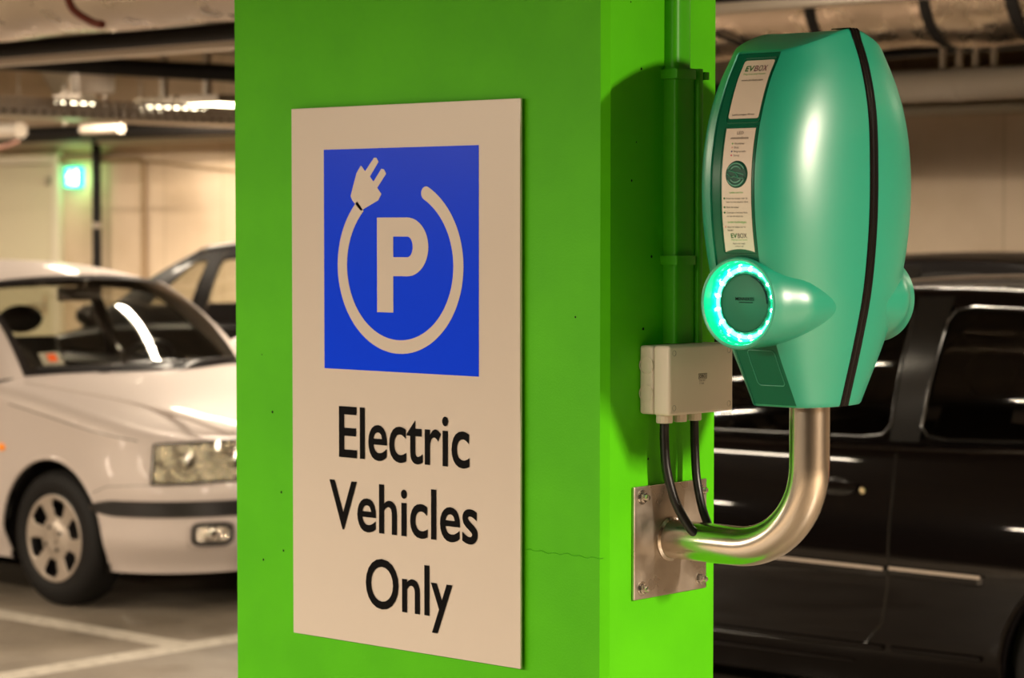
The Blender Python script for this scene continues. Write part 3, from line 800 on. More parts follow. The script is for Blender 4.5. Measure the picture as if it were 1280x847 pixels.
    for sg_ in (1, -1):
        def strip(l0, l1, ha, hb, e=0.0, nu=14, nh=8):
            return MB().grid(lambda u, v: side((lerp(l0[0], l1[0], u), lerp(l0[1], l1[1], u)), lerp(ha, hb, v), sg_, e), nu, nh)
        frames = []
        for k in range(len(lines) - 1):
            if k % 2 == 0:
                pm = strip(lines[k], lines[k + 1], 0, 1, .001)
                pm.build('window_pillar', P.get('pillar', [paint, fr, paint])[k // 2 % 3] if k // 2 < 3 else paint, root)
            else:
                frames += [strip(lines[k], lines[k + 1], 0, h0), strip(lines[k], lines[k + 1], h1, 1)]
                strip(lines[k], lines[k + 1], h0, h1, -.006).build('side_window', gl, root, smooth=60)
                a, b_ = lines[k], lines[k + 1]; loop = []
                for q0, q1, hh0, hh1 in ((a, b_, h0, h0), (b_, b_, h0, h1), (b_, a, h1, h1), (a, a, h1, h0)):
                    for t in range(10):
                        t /= 10; loop.append(side((lerp(q0[0], q1[0], t), lerp(q0[1], q1[1], t)), lerp(hh0, hh1, t), sg_, .001))
                # soften the corners of the loop
                for _ in range(1): loop = [(loop[i - 1] + loop[i] * 2 + loop[(i + 1) % len(loop)]) / 4 for i in range(len(loop))]
                MB().tube(loop, .006, 8, closed=True).build('window_seal', M['seal'], root)
        join(frames).build('window_frame', fr, root)
        # A pillar face, roof gutter, tail pillar
        mb = MB()
        def ap(u, v):
            p = A0.lerp(A1, u); e_ = ws(u, 1); q = side((uSA0, uSA1), u, 1)
            m_ = e_.lerp(q, v); m_ += Vector((.010, .010, .008)) * math.sin(PI * v); return (m_.x, m_.y * sg_, m_.z)
        mb.grid(ap, 16, 4); mb.build('front_pillar', paint, root, smooth=60)
        mb = MB()
        def gt(u, v):
            uu = lerp(ut, rtu, u); a = rail(uu); b_ = stop(lerp(uSA1, uSB1, u)); m_ = a.lerp(b_, v) + Vector((0, .006, .008)) * math.sin(PI * v)
            return (m_.x, m_.y * sg_, m_.z)
        mb.grid(gt, 24, 4); mb.build('roof_gutter', paint, root, smooth=60)
        mb = MB()
        def tp(u, v):
            a = rg_(u, 1); b_ = side((uSB0, uSB1), u, 1); m_ = a.lerp(b_, v); return (m_.x, m_.y * sg_, m_.z)
        mb.grid(tp, 10, 3); mb.build('rear_pillar', paint, root)
    # beltline ledge closing shell to glasshouse
    for sg_ in (1, -1):
        mb = MB()
        def bl(u, v):
            uu = lerp(uc, pB.x, u); p = sk(idx_u(uu), zt(uu), -Rt); q = belt(uu)
            return (uu, sg_ * (p.y + .004 - .08 * v), zt(uu) + .0005 - .04 * v)
        mb.grid(bl, 30, 2).build('door_sill_top', M['trim'], root)
    # ---- inside
    ubc = uc
    def dash(u, v):
        s_ = 2 * v - 1; x = lerp(uc + .05, uc - .36, u); return (x, s_ * (W - .12), pc.z + lerp(.0, -.035, 0) + .01 * math.sin(PI * u) - .14 * ss(u, .82, 1.01) - .02)
    MB().grid(dash, 12, 10).build('dashboard', M['interior'], root)
    MB().box(ur + .35, uc - .2, -W + .14, W - .14, .25, .30).build('cabin_floor', M['interior'], root)
    for sg_ in (1, -1):
        MB().box(ur + .45, uc - .05, *sorted((sg_ * (W - .10), sg_ * (W - .13))), .3, pc.z - .03).build('door_card', M['interior'], root)
        us = uc - 1.08
        st = empty('front_seat', (us, sg_ * .37, .3)); st.parent = root
        MB().box(-.02, .48, -.25, .25, .02, .22).build('seat_cushion', M['interior'], st, bevel=.06, seg=3)
        MB().grid(lambda u, v: (lambda a, h: (-.05 - .22 * h + .07 * math.cos(a), .25 * math.sin(a) * (1 - .25 * h * h), .15 + .60 * h))(2 * PI * u, v), 20, 8, closeu=True).build('seat_back', M['interior'], st, smooth=60)
        MB().sphere((-.30, 0, .84), .085, 16, (.55, 1.6, .85)).build('headrest', M['interior'], st)
    MB().box(uc - 2.05, uc - 1.6, -.6, .6, .32, .55).build('rear_bench', M['interior'], root, bevel=.05)
    MB().box(uc - 2.2, uc - 2.03, -.6, .6, .5, .92).build('rear_backrest', M['interior'], root, bevel=.05)
    # steering wheel on the left of the car
    sw = MB(); sc_ = Vector((uc - .42, .36, .90)); ax = Vector((-.86, 0, .5)).normalized(); X_ = Vector((0, 1, 0)); Y_ = ax.cross(X_)
    sw.tube([sc_ + (X_ * math.cos(a) + Y_ * math.sin(a)) * .185 for a in [2 * PI * k / 32 for k in range(32)]], .014, 8, closed=True)
    for a in (0, PI, PI * 1.5): sw.tube([sc_ - ax * .02, sc_ + (X_ * math.cos(a) + Y_ * math.sin(a)) * .18], .016, 6)
    sw.lathe([(.06, -.02), (.055, .02), (0, .03)], sc_, ax, 16); sw.build('steering_wheel', M['trim'], root)
    mr = MB(); p = ws(.93, 0); mr.tube([p, p + Vector((-.05, 0, -.05))], .008, 6); mr.build('mirror_stalk', M['trim'], root)
    MB().box(p.x - .07, p.x - .045, -.12, .12, p.z - .10, p.z - .035).build('rear_view_mirror', M['trim'], root, bevel=.01)
    # door mirrors
    for sg_ in (1, -1):
        u = uc - .30; bz = zt(u)
        m_ = MB().sphere((u + .02, sg_ * (W + .04), bz + .065), .1, 16, (.55, .95, .62)); m_.tube([(u, sg_ * (W - .06), bz + .01), (u + .02, sg_ * (W + .0), bz + .05)], .02, 8)
        m_.build('door_mirror', P.get('mirror', paint), root, smooth=60)
    # wheels
    for c_ in WC:
        for sg_ in (1, -1): wheel(root, c_[0], sg_ * (W - .018), sg_, R, P.get('rimstyle', 'cap'))
    # ---- skin patches
    def patch(name, m_, i0, i1, z0, z1, e, sides=(1, -1), solid=0, nu=24, nv=6, taper=0):
        out = []
        for sg_ in sides:
            def fn(u, v):
                zz0 = z0(u) if callable(z0) else z0; zz1 = z1(u) if callable(z1) else z1
                if taper:
                    k = min(1, u / taper); mid = (zz0 + zz1) / 2; k = .15 + .85 * math.sqrt(k); zz0 = lerp(mid, zz0, k); zz1 = lerp(mid, zz1, k)
                ee = e * (1 if 0 < v < 1 and u > 0 else (0 if solid else 1))
                p = sk(lerp(i0, i1, u), lerp(zz0, zz1, v), ee); return (p.x, p.y * sg_, p.z)
            out.append(MB().grid(fn, nu, nv).build(name, m_, root, smooth=45))
        return out
    P['patch'] = patch
    def gap(name, pts_, r=.0035, m_=None, sides=(1, -1), e=-.001):
        for sg_ in sides:
            q = []
            for i in range(len(pts_) - 1):
                n_ = max(2, int(math.dist(pts_[i], pts_[i + 1]) / .03))
                for k in range(n_): q.append((lerp(pts_[i][0], pts_[i + 1][0], k / n_), lerp(pts_[i][1], pts_[i + 1][1], k / n_)))
            q.append(pts_[-1])
            out = []
            for u, z in q:
                ztp = zt(u); 
                if z > ztp - Rt: z2 = ztp - Rt; a = min(1, (z - z2) / Rt); p = sk(idx_u(u), z, -Rt * (1 - math.sqrt(max(0, 1 - a * a))) + e)
                else: p = sk(idx_u(u), z, e)
                out.append((p.x, p.y * sg_, p.z))
            MB().tube(out, r, 6).build(name, m_ or M['seal'], root)
    P['gap'] = gap
    return P

# ---------------------------------------------------------------- silver hatchback
SX, SY = -5.705, 4.04
car = empty('silver_hatchback', (SX, SY, 0), label='silver hatchback parked left of the green pillar with its nose towards it', cat='car')
P = dict(W=.84, uf=.795, ur=-3.15, wb=2.44, R=.289, Ra=.343, zb=.175, Lf=.62, Lr=.5, n=2.5, paint=M['silver'], glass=M['glass'],
         ztop=[(-3.2, .90), (-2.6, .955), (-1.5, .955), (-.6, .935), (-.3, .912), (0, .868), (.3, .812), (.5, .768), (.65, .742), (.8, .722)],
         slope=.085, round=.07, wbulge=.05, uc=-.43, ucc=-.22, zcc=.955, pin=.115, ut=-.965, utc=-.86, urt=-2.75, urb=-3.02, vr=.60,
         zrail=[(-3.2, 1.27), (-2.75, 1.335), (-1.9, 1.392), (-1.4, 1.388), (-.965, 1.338)], zrc=[1.380, 1.37], crownr=.05,
         crown0=.045, lines=[(-.62, -1.16), (-1.50, -1.58), (-1.60, -1.66), (-2.52, -2.45)], frame=M['trim'], pillar=[M['silver'], M['trim'], M['silver']])
make_car(car, P)
patch, iu, iv, sk, gap, ws = P['patch'], P['idx_u'], P['idx_v'], P['sk'], P['gap'], P['ws']
i0, i1 = iu(.545), iv(.20)
M['reflector'] = mat('headlamp_reflector', (.75, .68, .58), .18, metal=.9, bump=(45, .8, .02), noise=((.34, .29, .24), 26, .45, .6))
for sg_ in (1, -1):
    hl = patch('headlight', M['reflector'], i0, i1, lambda u: .553 + .012 * u, lambda u: .706 + .016 * u, .003, (sg_,))[0]
    for uu, rr in ((.30, .052), (.68, .056)):
        p = sk(lerp(i0, i1, uu), .632, -.004)
        MB().sphere((p.x, p.y * sg_, p.z), rr, 18, (.42, .8, 1)).build('lamp_bowl', M['chrome'], hl)
    patch('headlight_lens', M['glass'], i0, i1, lambda u: .551 + .012 * u, lambda u: .708 + .016 * u, .022, (sg_,))[0].parent = hl
    q = []
    for u, z in [(t / 10, 0) for t in range(11)] + [(1, t / 4) for t in range(1, 4)] + [(1 - t / 10, 1) for t in range(11)] + [(0, 1 - t / 4) for t in range(1, 4)]:
        p = sk(lerp(i0, i1, u), lerp(.551 + .012 * u, .708 + .016 * u, z), .004); q.append((p.x, p.y * sg_, p.z))
    MB().tube(q, .006, 6, closed=True).build('headlight_seal', M['seal'], hl)
    # fog lamp
    f0, f1 = iu(.660), iv(.475); q = []; fc = (f0 + f1) / 2; fh = (f1 - f0) / 2
    def fg(a, k=1):
        ca, sa = math.cos(a), math.sin(a); return (fc + fh * k * math.copysign(abs(ca) ** .45, ca), .342 + .042 * k * math.copysign(abs(sa) ** .45, sa))
    def fp(a, k, e): 
        i_, z_ = fg(a, k); p = sk(i_, z_, e); return Vector((p.x, p.y * sg_, p.z))
    fl = MB().grid(lambda u, v: fp(2 * PI * u, max(.02, v), .004), 40, 5, closeu=True).build('fog_light', M['reflector'], car)
    MB().tube([fp(2 * PI * k / 40, 1.0, .006) for k in range(40)], .009, 8, closed=True).build('fog_light_bezel', M['trim'], fl)
    MB().tube([fp(2 * PI * k / 40, 1.28, .003) for k in range(40)], .006, 8, closed=True).build('bumper_recess_rim', M['silver'], fl)
    MB().sphere(fp(0, .01, .0), .036, 16, (.4, .8, .9)).build('lamp_bowl', M['chrome'], fl)
patch('bumper_strip', M['trim'], iu(.262), iv(.02), .412, .480, .014, solid=1, nu=40, nv=8, taper=.12)
# bumper cut line and lower lip
gap('bumper_gap', [(.275, .50), (.36, .535), (.50, .545), (.70, .545)], .002, M['trim'])
gap('door_gap', [(-.46, .93), (-.46, .40), (-.42, .25), (-.50, .19)], .004)
gap('door_gap', [(-1.56, .95), (-1.56, .5), (-1.50, .25)], .004)
gap('bonnet_gap', [(-.30, .845), (0, .80), (.3, .752), (.48, .722)], .0022, M['trim'])
for sg_ in (1, -1):   # bonnet crease
    q = []
    for k in range(21):
        t = k / 20; x = lerp(-.34, .68, t); hv = lerp(.70, .42, t ** 1.3); zz = tab(P['ztop'], x)
        ptop = sk(iu(x), zz, -.05).y; s_ = hv / max(ptop, .3); q.append((x, hv * sg_, zz + (.045 * ss(.795 - x, 0, .35) + .012) * (1 - min(1, abs(s_)) ** 3.2) - .004))
    MB().tube(q, .0085, 8).build('bonnet_crease', M['silver'], car)
    p = sk(iu(-.335), .658, .004); MB().sphere((p.x, p.y * sg_, p.z), .021, 12, (1.15, .5, .8)).build('side_repeater', M['orange'], car)
    for i_ in range(2):
        pass
# wipers
def wiper(pts_, nm):
    MB().tube(spline(pts_, 6), .0085, 6).build(nm, M['trim'], car)
def wsp(t, s_, e=.02): return ws(t, s_, e)
wiper([wsp(-.03, -.62, .01), wsp(.02, -.35, .03), wsp(.03, .05, .03)], 'wiper_arm'); wiper([wsp(.045, -.93), wsp(.03, -.5), wsp(.035, -.02)], 'wiper_blade')
wiper([wsp(-.04, .02, .01), wsp(.01, .25, .03), wsp(.03, .55, .03)], 'wiper_arm'); wiper([wsp(.03, .05), wsp(.035, .45), wsp(.05, .85)], 'wiper_blade')
stk = MB().grid(lambda u, v: ws(lerp(.10, .20, u), lerp(-.86, -.73, v), -.004), 3, 3).build('parking_sticker', M['sticker_w'], car)
MB().grid(lambda u, v: ws(lerp(.12, .18, u), lerp(-.82, -.765, v), .001), 3, 3).build('sticker_patch', M['sticker_o'], stk)
# grille, plate area between the headlights
MB().grid(lambda u, v: (.792 - .02 * (2 * u - 1) ** 2 - .05 * v, lerp(-.24, .24, u), lerp(.60, .70, v)), 10, 2).build('front_grille', M['trim'], car)

# ---------------------------------------------------------------- black three-door hatchback
BX, BY = -3.20, 3.945
car2 = empty('black_hatchback', (BX, BY, 0), PI, label='glossy black three-door car parked behind the charging station', cat='car')
P2_ = dict(W=.845, barrel=.5, uf=.80, ur=-3.35, wb=2.45, R=.30, Ra=.335, zb=.19, Lf=.62, Lr=.42, n=2.6, paint=M['black_paint'], glass=M['dglass'], round=.045,
          ztop=[(-3.4, .93), (-2.6, .965), (-1.74, .945), (-.6, .925), (-.3, .90), (0, .86), (.3, .81), (.5, .77), (.8, .72)],
          slope=.08, uc=-.42, ucc=-.22, zcc=.95, pin=.08, ut=-1.10, utc=-1.02, urt=-2.95, urb=-3.22, vr=.59,
          zrail=[(-3.3, 1.30), (-2.95, 1.355), (-2.2, 1.412), (-1.6, 1.415), (-1.10, 1.36)], zrc=[1.395, 1.39], crownr=.030,
          crown0=.04, lines=[(-.66, -1.26), (-1.66, -1.70), (-1.765, -1.83), (-2.78, -2.62)], frame=M['black_paint'], pillar=[M['black_paint'], M['seal'], M['black_paint']], h0=.02, h1=.93)
make_car(car2, P2_)
patch, iu, iv, sk, gap, ws = P2_['patch'], P2_['idx_u'], P2_['idx_v'], P2_['sk'], P2_['gap'], P2_['ws']
gap('door_gap', [(-1.715, .945), (-1.730, .80), (-1.735, .52), (-1.715, .40), (-1.66, .335), (-1.60, .318), (-.60, .300), (-.50, .36), (-.47, .50), (-.46, .90)], .005)
def molding(u0, u1, z0, z1, name='side_molding'):
    patch(name, M['black_paint'], iu(u0), iu(u1), z0, z1, .012, solid=1, nu=30, nv=8)
    patch('molding_trim', M['hub'], iu(u0), iu(u1), z1 - .012, z1 - .002, .0150, nu=30, nv=2)
molding(-2.06, -1.745, .545, .580); molding(-1.725, -.55, .540, .576)
gap('sill_edge', [(-2.06, .330), (-1.75, .327)], .009, M['black_paint'], e=.002); gap('sill_edge', [(-1.72, .327), (-.40, .318)], .009, M['black_paint'], e=.002)
gap('sill_edge', [(-1.60, .270), (-.40, .262)], .006, M['black_paint'], e=.002)
for sg_ in (1, -1):
    i_ = iu(-1.60); p = sk(i_, .80, 0)
    hd = MB(); hd.sphere((-1.52, sg_ * (p.y + .002), .80), .045, 18, (1.6, .12, .75)); hd = hd.build('door_handle_recess', M['seal'], car2, smooth=60)
    MB().tube([(-1.60, sg_ * (p.y + .004), .806), (-1.57, sg_ * (p.y + .028), .808), (-1.49, sg_ * (p.y + .028), .808), (-1.45, sg_ * (p.y + .004), .806)], .012, 10).build('door_handle', M['black_paint'], hd)
    MB().lathe([(.012, -.002), (.012, .005), (.009, .007), (0, .007)], (-1.622, sg_ * p.y, .797), (0, sg_, 0), 16).build('door_lock', M['brass'], hd)
    patch('headlight', M['chrome'], iu(.50), iv(.3), .55, .70, .004, (sg_,))
    patch('rear_light', M['redlens'], 1.5 + 6, iu(-3.10), .70, .90, .005, (sg_,))

# ---------------------------------------------------------------- dark cars in the next row
def back_car(name, x, y, rz, lb, Pn):
    r = empty(name, (x, y, 0), rz, label=lb, cat='car'); make_car(r, Pn); return r
P3 = dict(W=.86, uf=.75, ur=-2.88, wb=2.25, R=.30, Ra=.35, zb=.2, Lf=.6, Lr=.45, n=2.6, paint=M['dark_paint'], glass=M['glass'],
          ztop=[(-3.3, 1.08), (-2.6, 1.10), (-1.7, 1.09), (-.6, 1.05), (-.1, 1.0), (0, .98), (.4, .90), (.8, .78)],
          slope=.08, uc=-.12, ucc=.08, zcc=1.05, pin=.08, ut=-1.06, utc=-.97, urt=-2.65, urb=-2.82, vr=.62,
          zrail=[(-3.3, 1.42), (-2.65, 1.46), (-2.2, 1.515), (-1.6, 1.53), (-1.06, 1.495)], zrc=[1.53, 1.50], crownr=.035,
          crown0=.04, lines=[(-.62, -1.12), (-1.12, -1.17), (-1.26, -1.29), (-1.85, -1.83), (-1.93, -1.91), (-2.5, -2.40)], frame=M['dark_paint'], h0=.25, h1=.86)
back_car('dark_people_carrier', -8.93, 6.55, PI, 'tall dark car half hidden behind the roof of the silver hatchback', P3)
P4 = dict(P2_); P4.update(paint=M['dark_paint'], frame=M['dark_paint'], zrail=[(-3.3, 1.34), (-2.95, 1.40), (-2.2, 1.455), (-1.6, 1.455), (-1.10, 1.40)], zrc=[1.45, 1.44])
back_car('dark_estate_car', -5.10, 6.75, PI, 'dark car behind the black three-door car, only its roof and windows showing', P4)
# ================================================================== CEILING SERVICES
def run_x(name, x0, x1, y, z, r, m_, lb, cat, n=28, bands=None, wob=0, hang=None):
    root = empty(name, ((x0 + x1) / 2, y, z), label=lb, cat=cat)
    L = (x1 - x0) / 2; N_ = max(2, int((x1 - x0) / .12))
    mb = MB().tube([(lerp(-L, L, k / N_), wob * math.sin(k * 1.7) * .3, wob * math.sin(k * .9)) for k in range(N_ + 1)], (lambda t: r * (1 + wob * math.sin(t * 90))) if wob else r, n)
    mb.build('pipe_run', m_, root, smooth=60)
    for b_ in (bands or []):
        MB().lathe([(r * 1.0, -.03), (r * 1.03 + .002, -.028), (r * 1.03 + .002, .028), (r * 1.0, .03)], (b_ - (x0 + x1) / 2, 0, 0), (1, 0, 0), n).build('pipe_strap', M['darksteel'] if hang is None else hang, root)
    return root
def hanger(root, xs, r, top):
    for x in xs: MB().tube([(x, 0, r * .9), (x, 0, top)], .006, 6).build('hanger_rod', M['greysteel'], root)
d1 = run_x('foil_duct', -14.95, 5.45, 3.15, 2.640, .245, M['foil'], 'large silver foil duct along the ceiling above the silver hatchback', 'duct', bands=[-10, -8.2, -6.9, -3, -1, 1], wob=.006, hang=M['greysteel'])
hanger(d1, (-5, -2, 1, 4), .245, ZC - 2.64)
rc = MB().tube(spline([(-5.10, 2.87, 2.62), (-5.09, 2.84, 2.53), (-5.06, 2.84, 2.455), (-4.97, 2.86, 2.40), (-4.90, 2.86, 2.385)]), .016, 10).build('hanging_cable', M['redcable']); tag(rc, 'brown-red cable loop hanging from the silver foil duct', 'cable')
d2 = run_x('black_pipe', -11.0, .5, 3.95, 2.450, .040, M['darksteel'], 'thick black pipe just below the silver foil duct', 'pipe'); hanger(d2, (-4, 0, 4), .05, ZC - 2.455)
t_ = empty('cable_channel', (-6, 4.6, 2.475), label='pale steel cable channel below the black pipe', cat='cable channel')
MB().box(-5, 5.5, -.05, .05, -.03, .03).build('channel', M['whitepipe'], t_, bevel=.004)
for x in (-4, -1, 2, 5): MB().box(x - .01, x + .01, -.01, .01, .03, ZC - 2.475).build('hanger_rod', M['greysteel'], t_)
# dark beam across, running along y
MB().box(-7.5, -7.2, 4.9, 8.2, 2.55, ZC).build('concrete_beam', M['ceiling'], None, bevel=.01); tag(bpy.data.objects['concrete_beam'], 'dark concrete ceiling beam crossing behind the pale cable channel', 'beam')
bp = empty('drain_pipe', (-8.1, 5.2, 2.50), label='black drain pipe running towards the back wall under the ceiling', cat='pipe')
MB().tube([(-.4, -.3, .02), (.2, .9, -.02), (.35, 2.9, -.06)], .05, 16).build('pipe_run', M['darksteel'], bp)
dr = empty('vertical_duct', (-8.40, 5.6, 2.36), label='short pale round duct dropping from the ceiling above the perforated tray', cat='duct')
MB().lathe([(.10, 0), (.105, .02), (.125, .30), (.13, ZC - 2.36)], (0, 0, 0), (0, 0, 1), 28).build('duct_drop', M['whitepipe'], dr)
fb_ = empty('ceiling_funnel', (-8.95, 5.75, 2.38), label='pale pointed funnel shaped bracket under the ceiling at left', cat='bracket')
MB().lathe([(.02, 0), (.19, .22), (.20, ZC - 2.38)], (0, 0, 0), (0, 0, 1), 4).build('funnel', M['doorframe'], fb_, smooth=0)
# perforated cable tray along y
tr = empty('cable_tray', (-9.0, 6.0, 2.24), label='perforated grey cable tray running under the ceiling at left', cat='cable tray')
mb = MB()
N_ = 62
mb.box(-.20, .20, -2.2, 2.18, 0, .004)
for k in range(N_):
    y0 = lerp(-2.2, 2.18, k / N_); y1 = lerp(-2.2, 2.18, (k + .45) / N_)
    for x in (-.20, .20): mb.box(x - .002, x + .002, y0, y1, 0, .095)
for x in (-.20, .20):
    for z in (.0, .045, .09): mb.box(x - .0025, x + .0025, -2.2, 2.18, z, z + .018)
mb.build('tray', M['greysteel'], tr)
for y in (-1.6, 0, 1.6):
    for x in (-.19, .19): MB().box(x - .006, x + .006, y - .006, y + .006, .1, ZC - 2.24).build('hanger_rod', M['greysteel'], tr)
cb = MB()
for k in range(5): cb.tube([(-9.12 + .06 * k, lerp(3.85, 8.1, t / 12), 2.262 + .006 * math.sin(t + k)) for t in range(13)], .016, 8)
tag(cb.build('cable_bundle', M['darksteel']), 'black cables lying in the perforated cable tray', 'cables', kind='stuff')
d3 = run_x('dark_pipe', -14.5, -9.3, 7.75, 2.275, .055, M['darksteel'], 'dark pipe along the top of the beige back wall at left', 'pipe')
d4 = run_x('short_white_pipe', -11.75, -11.1, 7.1, 2.27, .055, M['whitepipe'], 'short white pipe piece at the left under the perforated tray', 'pipe')
d5 = run_x('grey_pipe', -10.55, -10.15, 7.2, 2.26, .035, M['greysteel'], 'short pale grey pipe under the perforated tray beside the black downpipe', 'pipe')
hanger(d3, (-2, 2), .05, ZC - 2.275); hanger(d4, (-.3, .3), .05, ZC - 2.27); hanger(d5, (-.4, .4), .04, ZC - 2.26)
pc_ = MB().tube(spline([(-11.9, 7.0, 2.14), (-11.5, 7.0, 2.13), (-11.25, 7.02, 2.15), (-11.07, 7.05, 2.19)]), .014, 8).build('pink_cable', mat('pink_cable_sheath', (.6, .33, .26), .5)); tag(pc_, 'pale pink cable sagging at the far left under the pipes', 'cable')
# black downpipe on back wall
dp = empty('downpipe', (-11.57, 8.12, 0), label='black vertical downpipe on the back wall right of the exit sign', cat='pipe')
MB().tube([(0, 0, 0), (0, 0, 1.2), (0, 0, 2.3)], .034, 16).build('pipe_run', M['darksteel'], dp)
for z in (.8, 1.62): MB().lathe([(.040, -.02), (.040, .02)], (0, 0, z), (0, 0, 1), 16).build('pipe_clamp', M['greysteel'], dp)
cp = empty('wall_conduit', (-11.0, 8.17, 0), label='thin brown conduit line running along the beige back wall', cat='conduit')
MB().tube([(-3.9, 0, 2.115), (-.15, 0, 2.095), (-.10, 0, 2.07), (-.10, 0, .2)], .020, 8).build('conduit_run', mat('brown_conduit', (.30, .20, .11), .5), cp)
MB().tube([(-.10, 0, 2.085), (.5, 0, 2.03), (2.6, 0, 1.86)], .006, 8).build('branch_run', mat('tan_conduit', (.40, .29, .17), .5), cp)
# exit sign
ex = empty('exit_sign', (-11.9, 8.2, 1.975), label='small glowing green emergency exit sign on the back wall', cat='sign')
MB().box(-.085, .085, -.05, 0, -.075, .075).build('sign_box', M['exit_green'], ex, bevel=.004)
mb = MB()
mb.lathe([(.011, 0), (0, .001)], (-.015, -.0515, .043), (0, -1, 0), 12)
for p_ in ([(-.015, .028), (.0, -.012)], [(-.012, .024), (-.04, .012), (-.048, -.006)], [(-.012, .024), (.018, .014), (.03, .026)], [(0, -.012), (.022, -.03), (.018, -.058)], [(0, -.012), (-.018, -.036), (-.046, -.04)]):
    mb.tube([(x, -.0515, z) for x, z in p_], .007, 6)
mb.box(.045, .072, -.053, -.050, -.055, .055)
mb.build('running_figure_mark', M['exit_white'], ex)
el = bpy.data.lights.new('exit_sign_light', 'POINT'); el.energy = 1.8; el.color = (.45, 1, .35); el.shadow_soft_size = .05
eo = bpy.data.objects.new('exit_sign_light', el); COL.objects.link(eo); eo.parent = ex; eo.location = (.10, -.14, .0)

# right-hand side
d6 = run_x('foil_duct', -6.2, 4.0, 6.35, 2.668, .258, M['foil_dark'], 'wide silver foil duct with dark straps above the black car', 'duct', bands=[-5.5, -3.86, -3.25, -2.82, -1.5, 0], wob=.010)
for b_ in (-5.0, -4.3, -2.2):
    MB().tube([(b_ + 1.1 - .12, -.23, -.15), (b_ + 1.1, -.175, -.205), (b_ + 1.1 + .1, -.09, -.255)], .012, 6).build('foil_fold', M['darksteel'], d6)
d7 = run_x('white_pipe', -4.35, 2.5, 7.0, 2.287, .0775, M['whitepipe'], 'white pipe running under the foil duct on the right', 'pipe', bands=[-3.63], hang=M['whitepipe'])
for x in (-3.71, -3.62, -3.53, -3.43):
    br = MB().box(x - .012, x + .012, 6.985, 7.01, 2.368, ZC).build('pipe_hanger', M['whitepipe'], bevel=.003)
    tag(br, 'white upright hanger strap above the white pipe on the right', 'hanger', group='white hanger straps above the white pipe')
MB().box(-6.5, 3.0, 7.65, 8.19, 2.30, 2.40).build('ledge_channel', M['darksteel'], bevel=.01); tag(bpy.data.objects['ledge_channel'], 'dark steel channel along the top of the back wall behind the white pipe', 'channel')
cab = MB().tube(spline([(-4.9, 7.1, 2.50), (-4.3, 7.15, 2.46), (-3.3, 7.15, 2.47), (-2.2, 7.1, 2.44)]), .022, 8).build('dark_cable', M['cable']); tag(cab, 'dark cable between the wide foil duct and the white pipe', 'cable')

# ================================================================== LIGHTING
WARM = (1, .84, .65)
def lamp_x(x, y, z, L, power, lb, w=.13, grp=None, rz=0, name='strip_light'):
    r = empty(name, (x, y, z), rz, label=lb, cat='ceiling light')
    if grp: r['group'] = grp
    MB().box(-L / 2, L / 2, -w / 2, w / 2, 0.012, .07).build('housing', M['greysteel'], r, bevel=.005)
    MB().box(-.02, .02, -.02, .02, .07, ZC - z).build('hanger_rod', M['greysteel'], r)
    MB().box(-L / 2 + .01, L / 2 - .01, -w / 2 + .01, w / 2 - .01, -.012, .012).build('lit_diffuser', M['lamp'], r, bevel=.004)
    l = bpy.data.lights.new('tube_light', 'AREA'); l.shape = 'RECTANGLE'; l.size = L - .04; l.size_y = w - .03; l.energy = power; l.color = WARM
    q = bpy.data.objects.new('tube_light', l); COL.objects.link(q); q.parent = r; q.location = (0, 0, -.016)
    return r
G1 = 'fluorescent strip lights behind the photographer'
for x in (-8.75, -4.5, -2.45, -.4): lamp_x(x, -4.6, 2.36, 1.9, 175, 'fluorescent strip light in the row behind the photographer', grp=G1)
lamp_x(4.7, .32, 2.66, 1.7, 640, 'fluorescent strip light far right of the charging station')
G2 = 'fluorescent strip lights over the aisle before the cars'
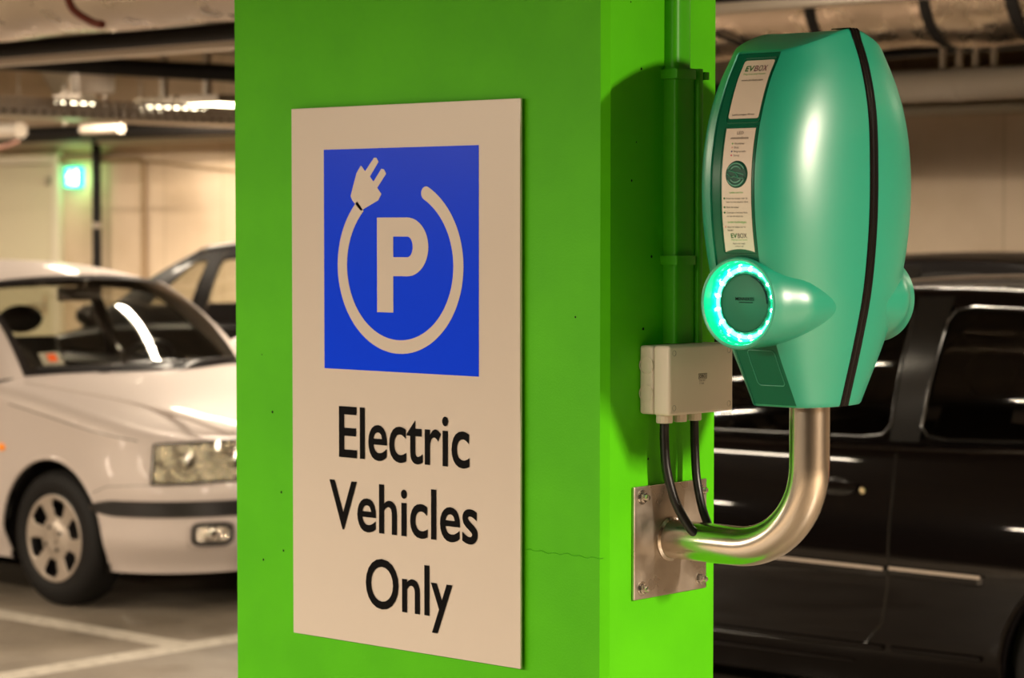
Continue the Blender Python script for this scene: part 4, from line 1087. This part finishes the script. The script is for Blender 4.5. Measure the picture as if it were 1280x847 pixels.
for x in (-9.2, -7.1, -5.0): lamp_x(x, .0, 2.66, 2.05, 36, 'fluorescent strip light over the aisle before the parked cars', grp=G2)
G3 = 'short lit lamps near the back wall'
for x in (-9.83, -9.40): lamp_x(x, 7.3, 2.385, .40, 20, 'short lit fluorescent lamp near the back wall above the perforated tray', w=.16, grp=G3)
lamp_x(-10.32, 6.95, 2.42, .30, 12, 'small lit lamp beside the short pale round duct', w=.12)
G4 = 'fluorescent strip lights between the two rows of cars'
for x, pw in ((-12.6, 90), (-9.75, 34), (-6.2, 75), (-2.6, 24), (.4, 14)): lamp_x(x, 5.35, 2.70, 1.6 if x != -9.75 else .9, pw, 'unseen fluorescent strip light high between the two rows of parked cars', grp=G4)  # the short one is an added lamp, brightening the ceiling funnel and duct
lamp_x(-1.3, 3.75, 2.62, 2.0, 62, 'added strip light out of view above the black three-door car')  # unseen lamp added to brighten the white pipe
hanger(d6, (-4, 0, 4), .25, ZC - 2.668); hanger(d7, (-1.5, 1.5, 3), .075, ZC - 2.287)
w = bpy.data.worlds.new('w'); scene.world = w; w.use_nodes = True
w.node_tree.nodes['Background'].inputs[0].default_value = (1, .8, .6, 1); w.node_tree.nodes['Background'].inputs[1].default_value = .04

# ================================================================== CAMERA
cd = bpy.data.cameras.new('camera'); cam = bpy.data.objects.new('camera', cd); COL.objects.link(cam)
cam.location = (2.602, -3.134, 1.6); cam.rotation_euler = (math.radians(90) - math.atan((423.5 - 285) / 3050), 0, math.radians(41.9))
cd.sensor_width = 36; cd.lens = 3050 / 1280 * 36; cd.clip_start = .05; cd.clip_end = 100
cd.dof.use_dof = True; cd.dof.focus_distance = 4.1; cd.dof.aperture_fstop = 5.2
scene.camera = cam
vs = scene.view_settings; vs.view_transform = 'Standard'; vs.look = 'None'; vs.gamma = 1; vs.use_curve_mapping = False; vs.exposure = 0.62
scene.cycles.use_denoising = True
scene.cycles.max_bounces = 8; scene.cycles.transparent_max_bounces = 16; scene.cycles.sample_clamp_indirect = 6
scene.cycles.caustics_reflective = False; scene.cycles.caustics_refractive = False
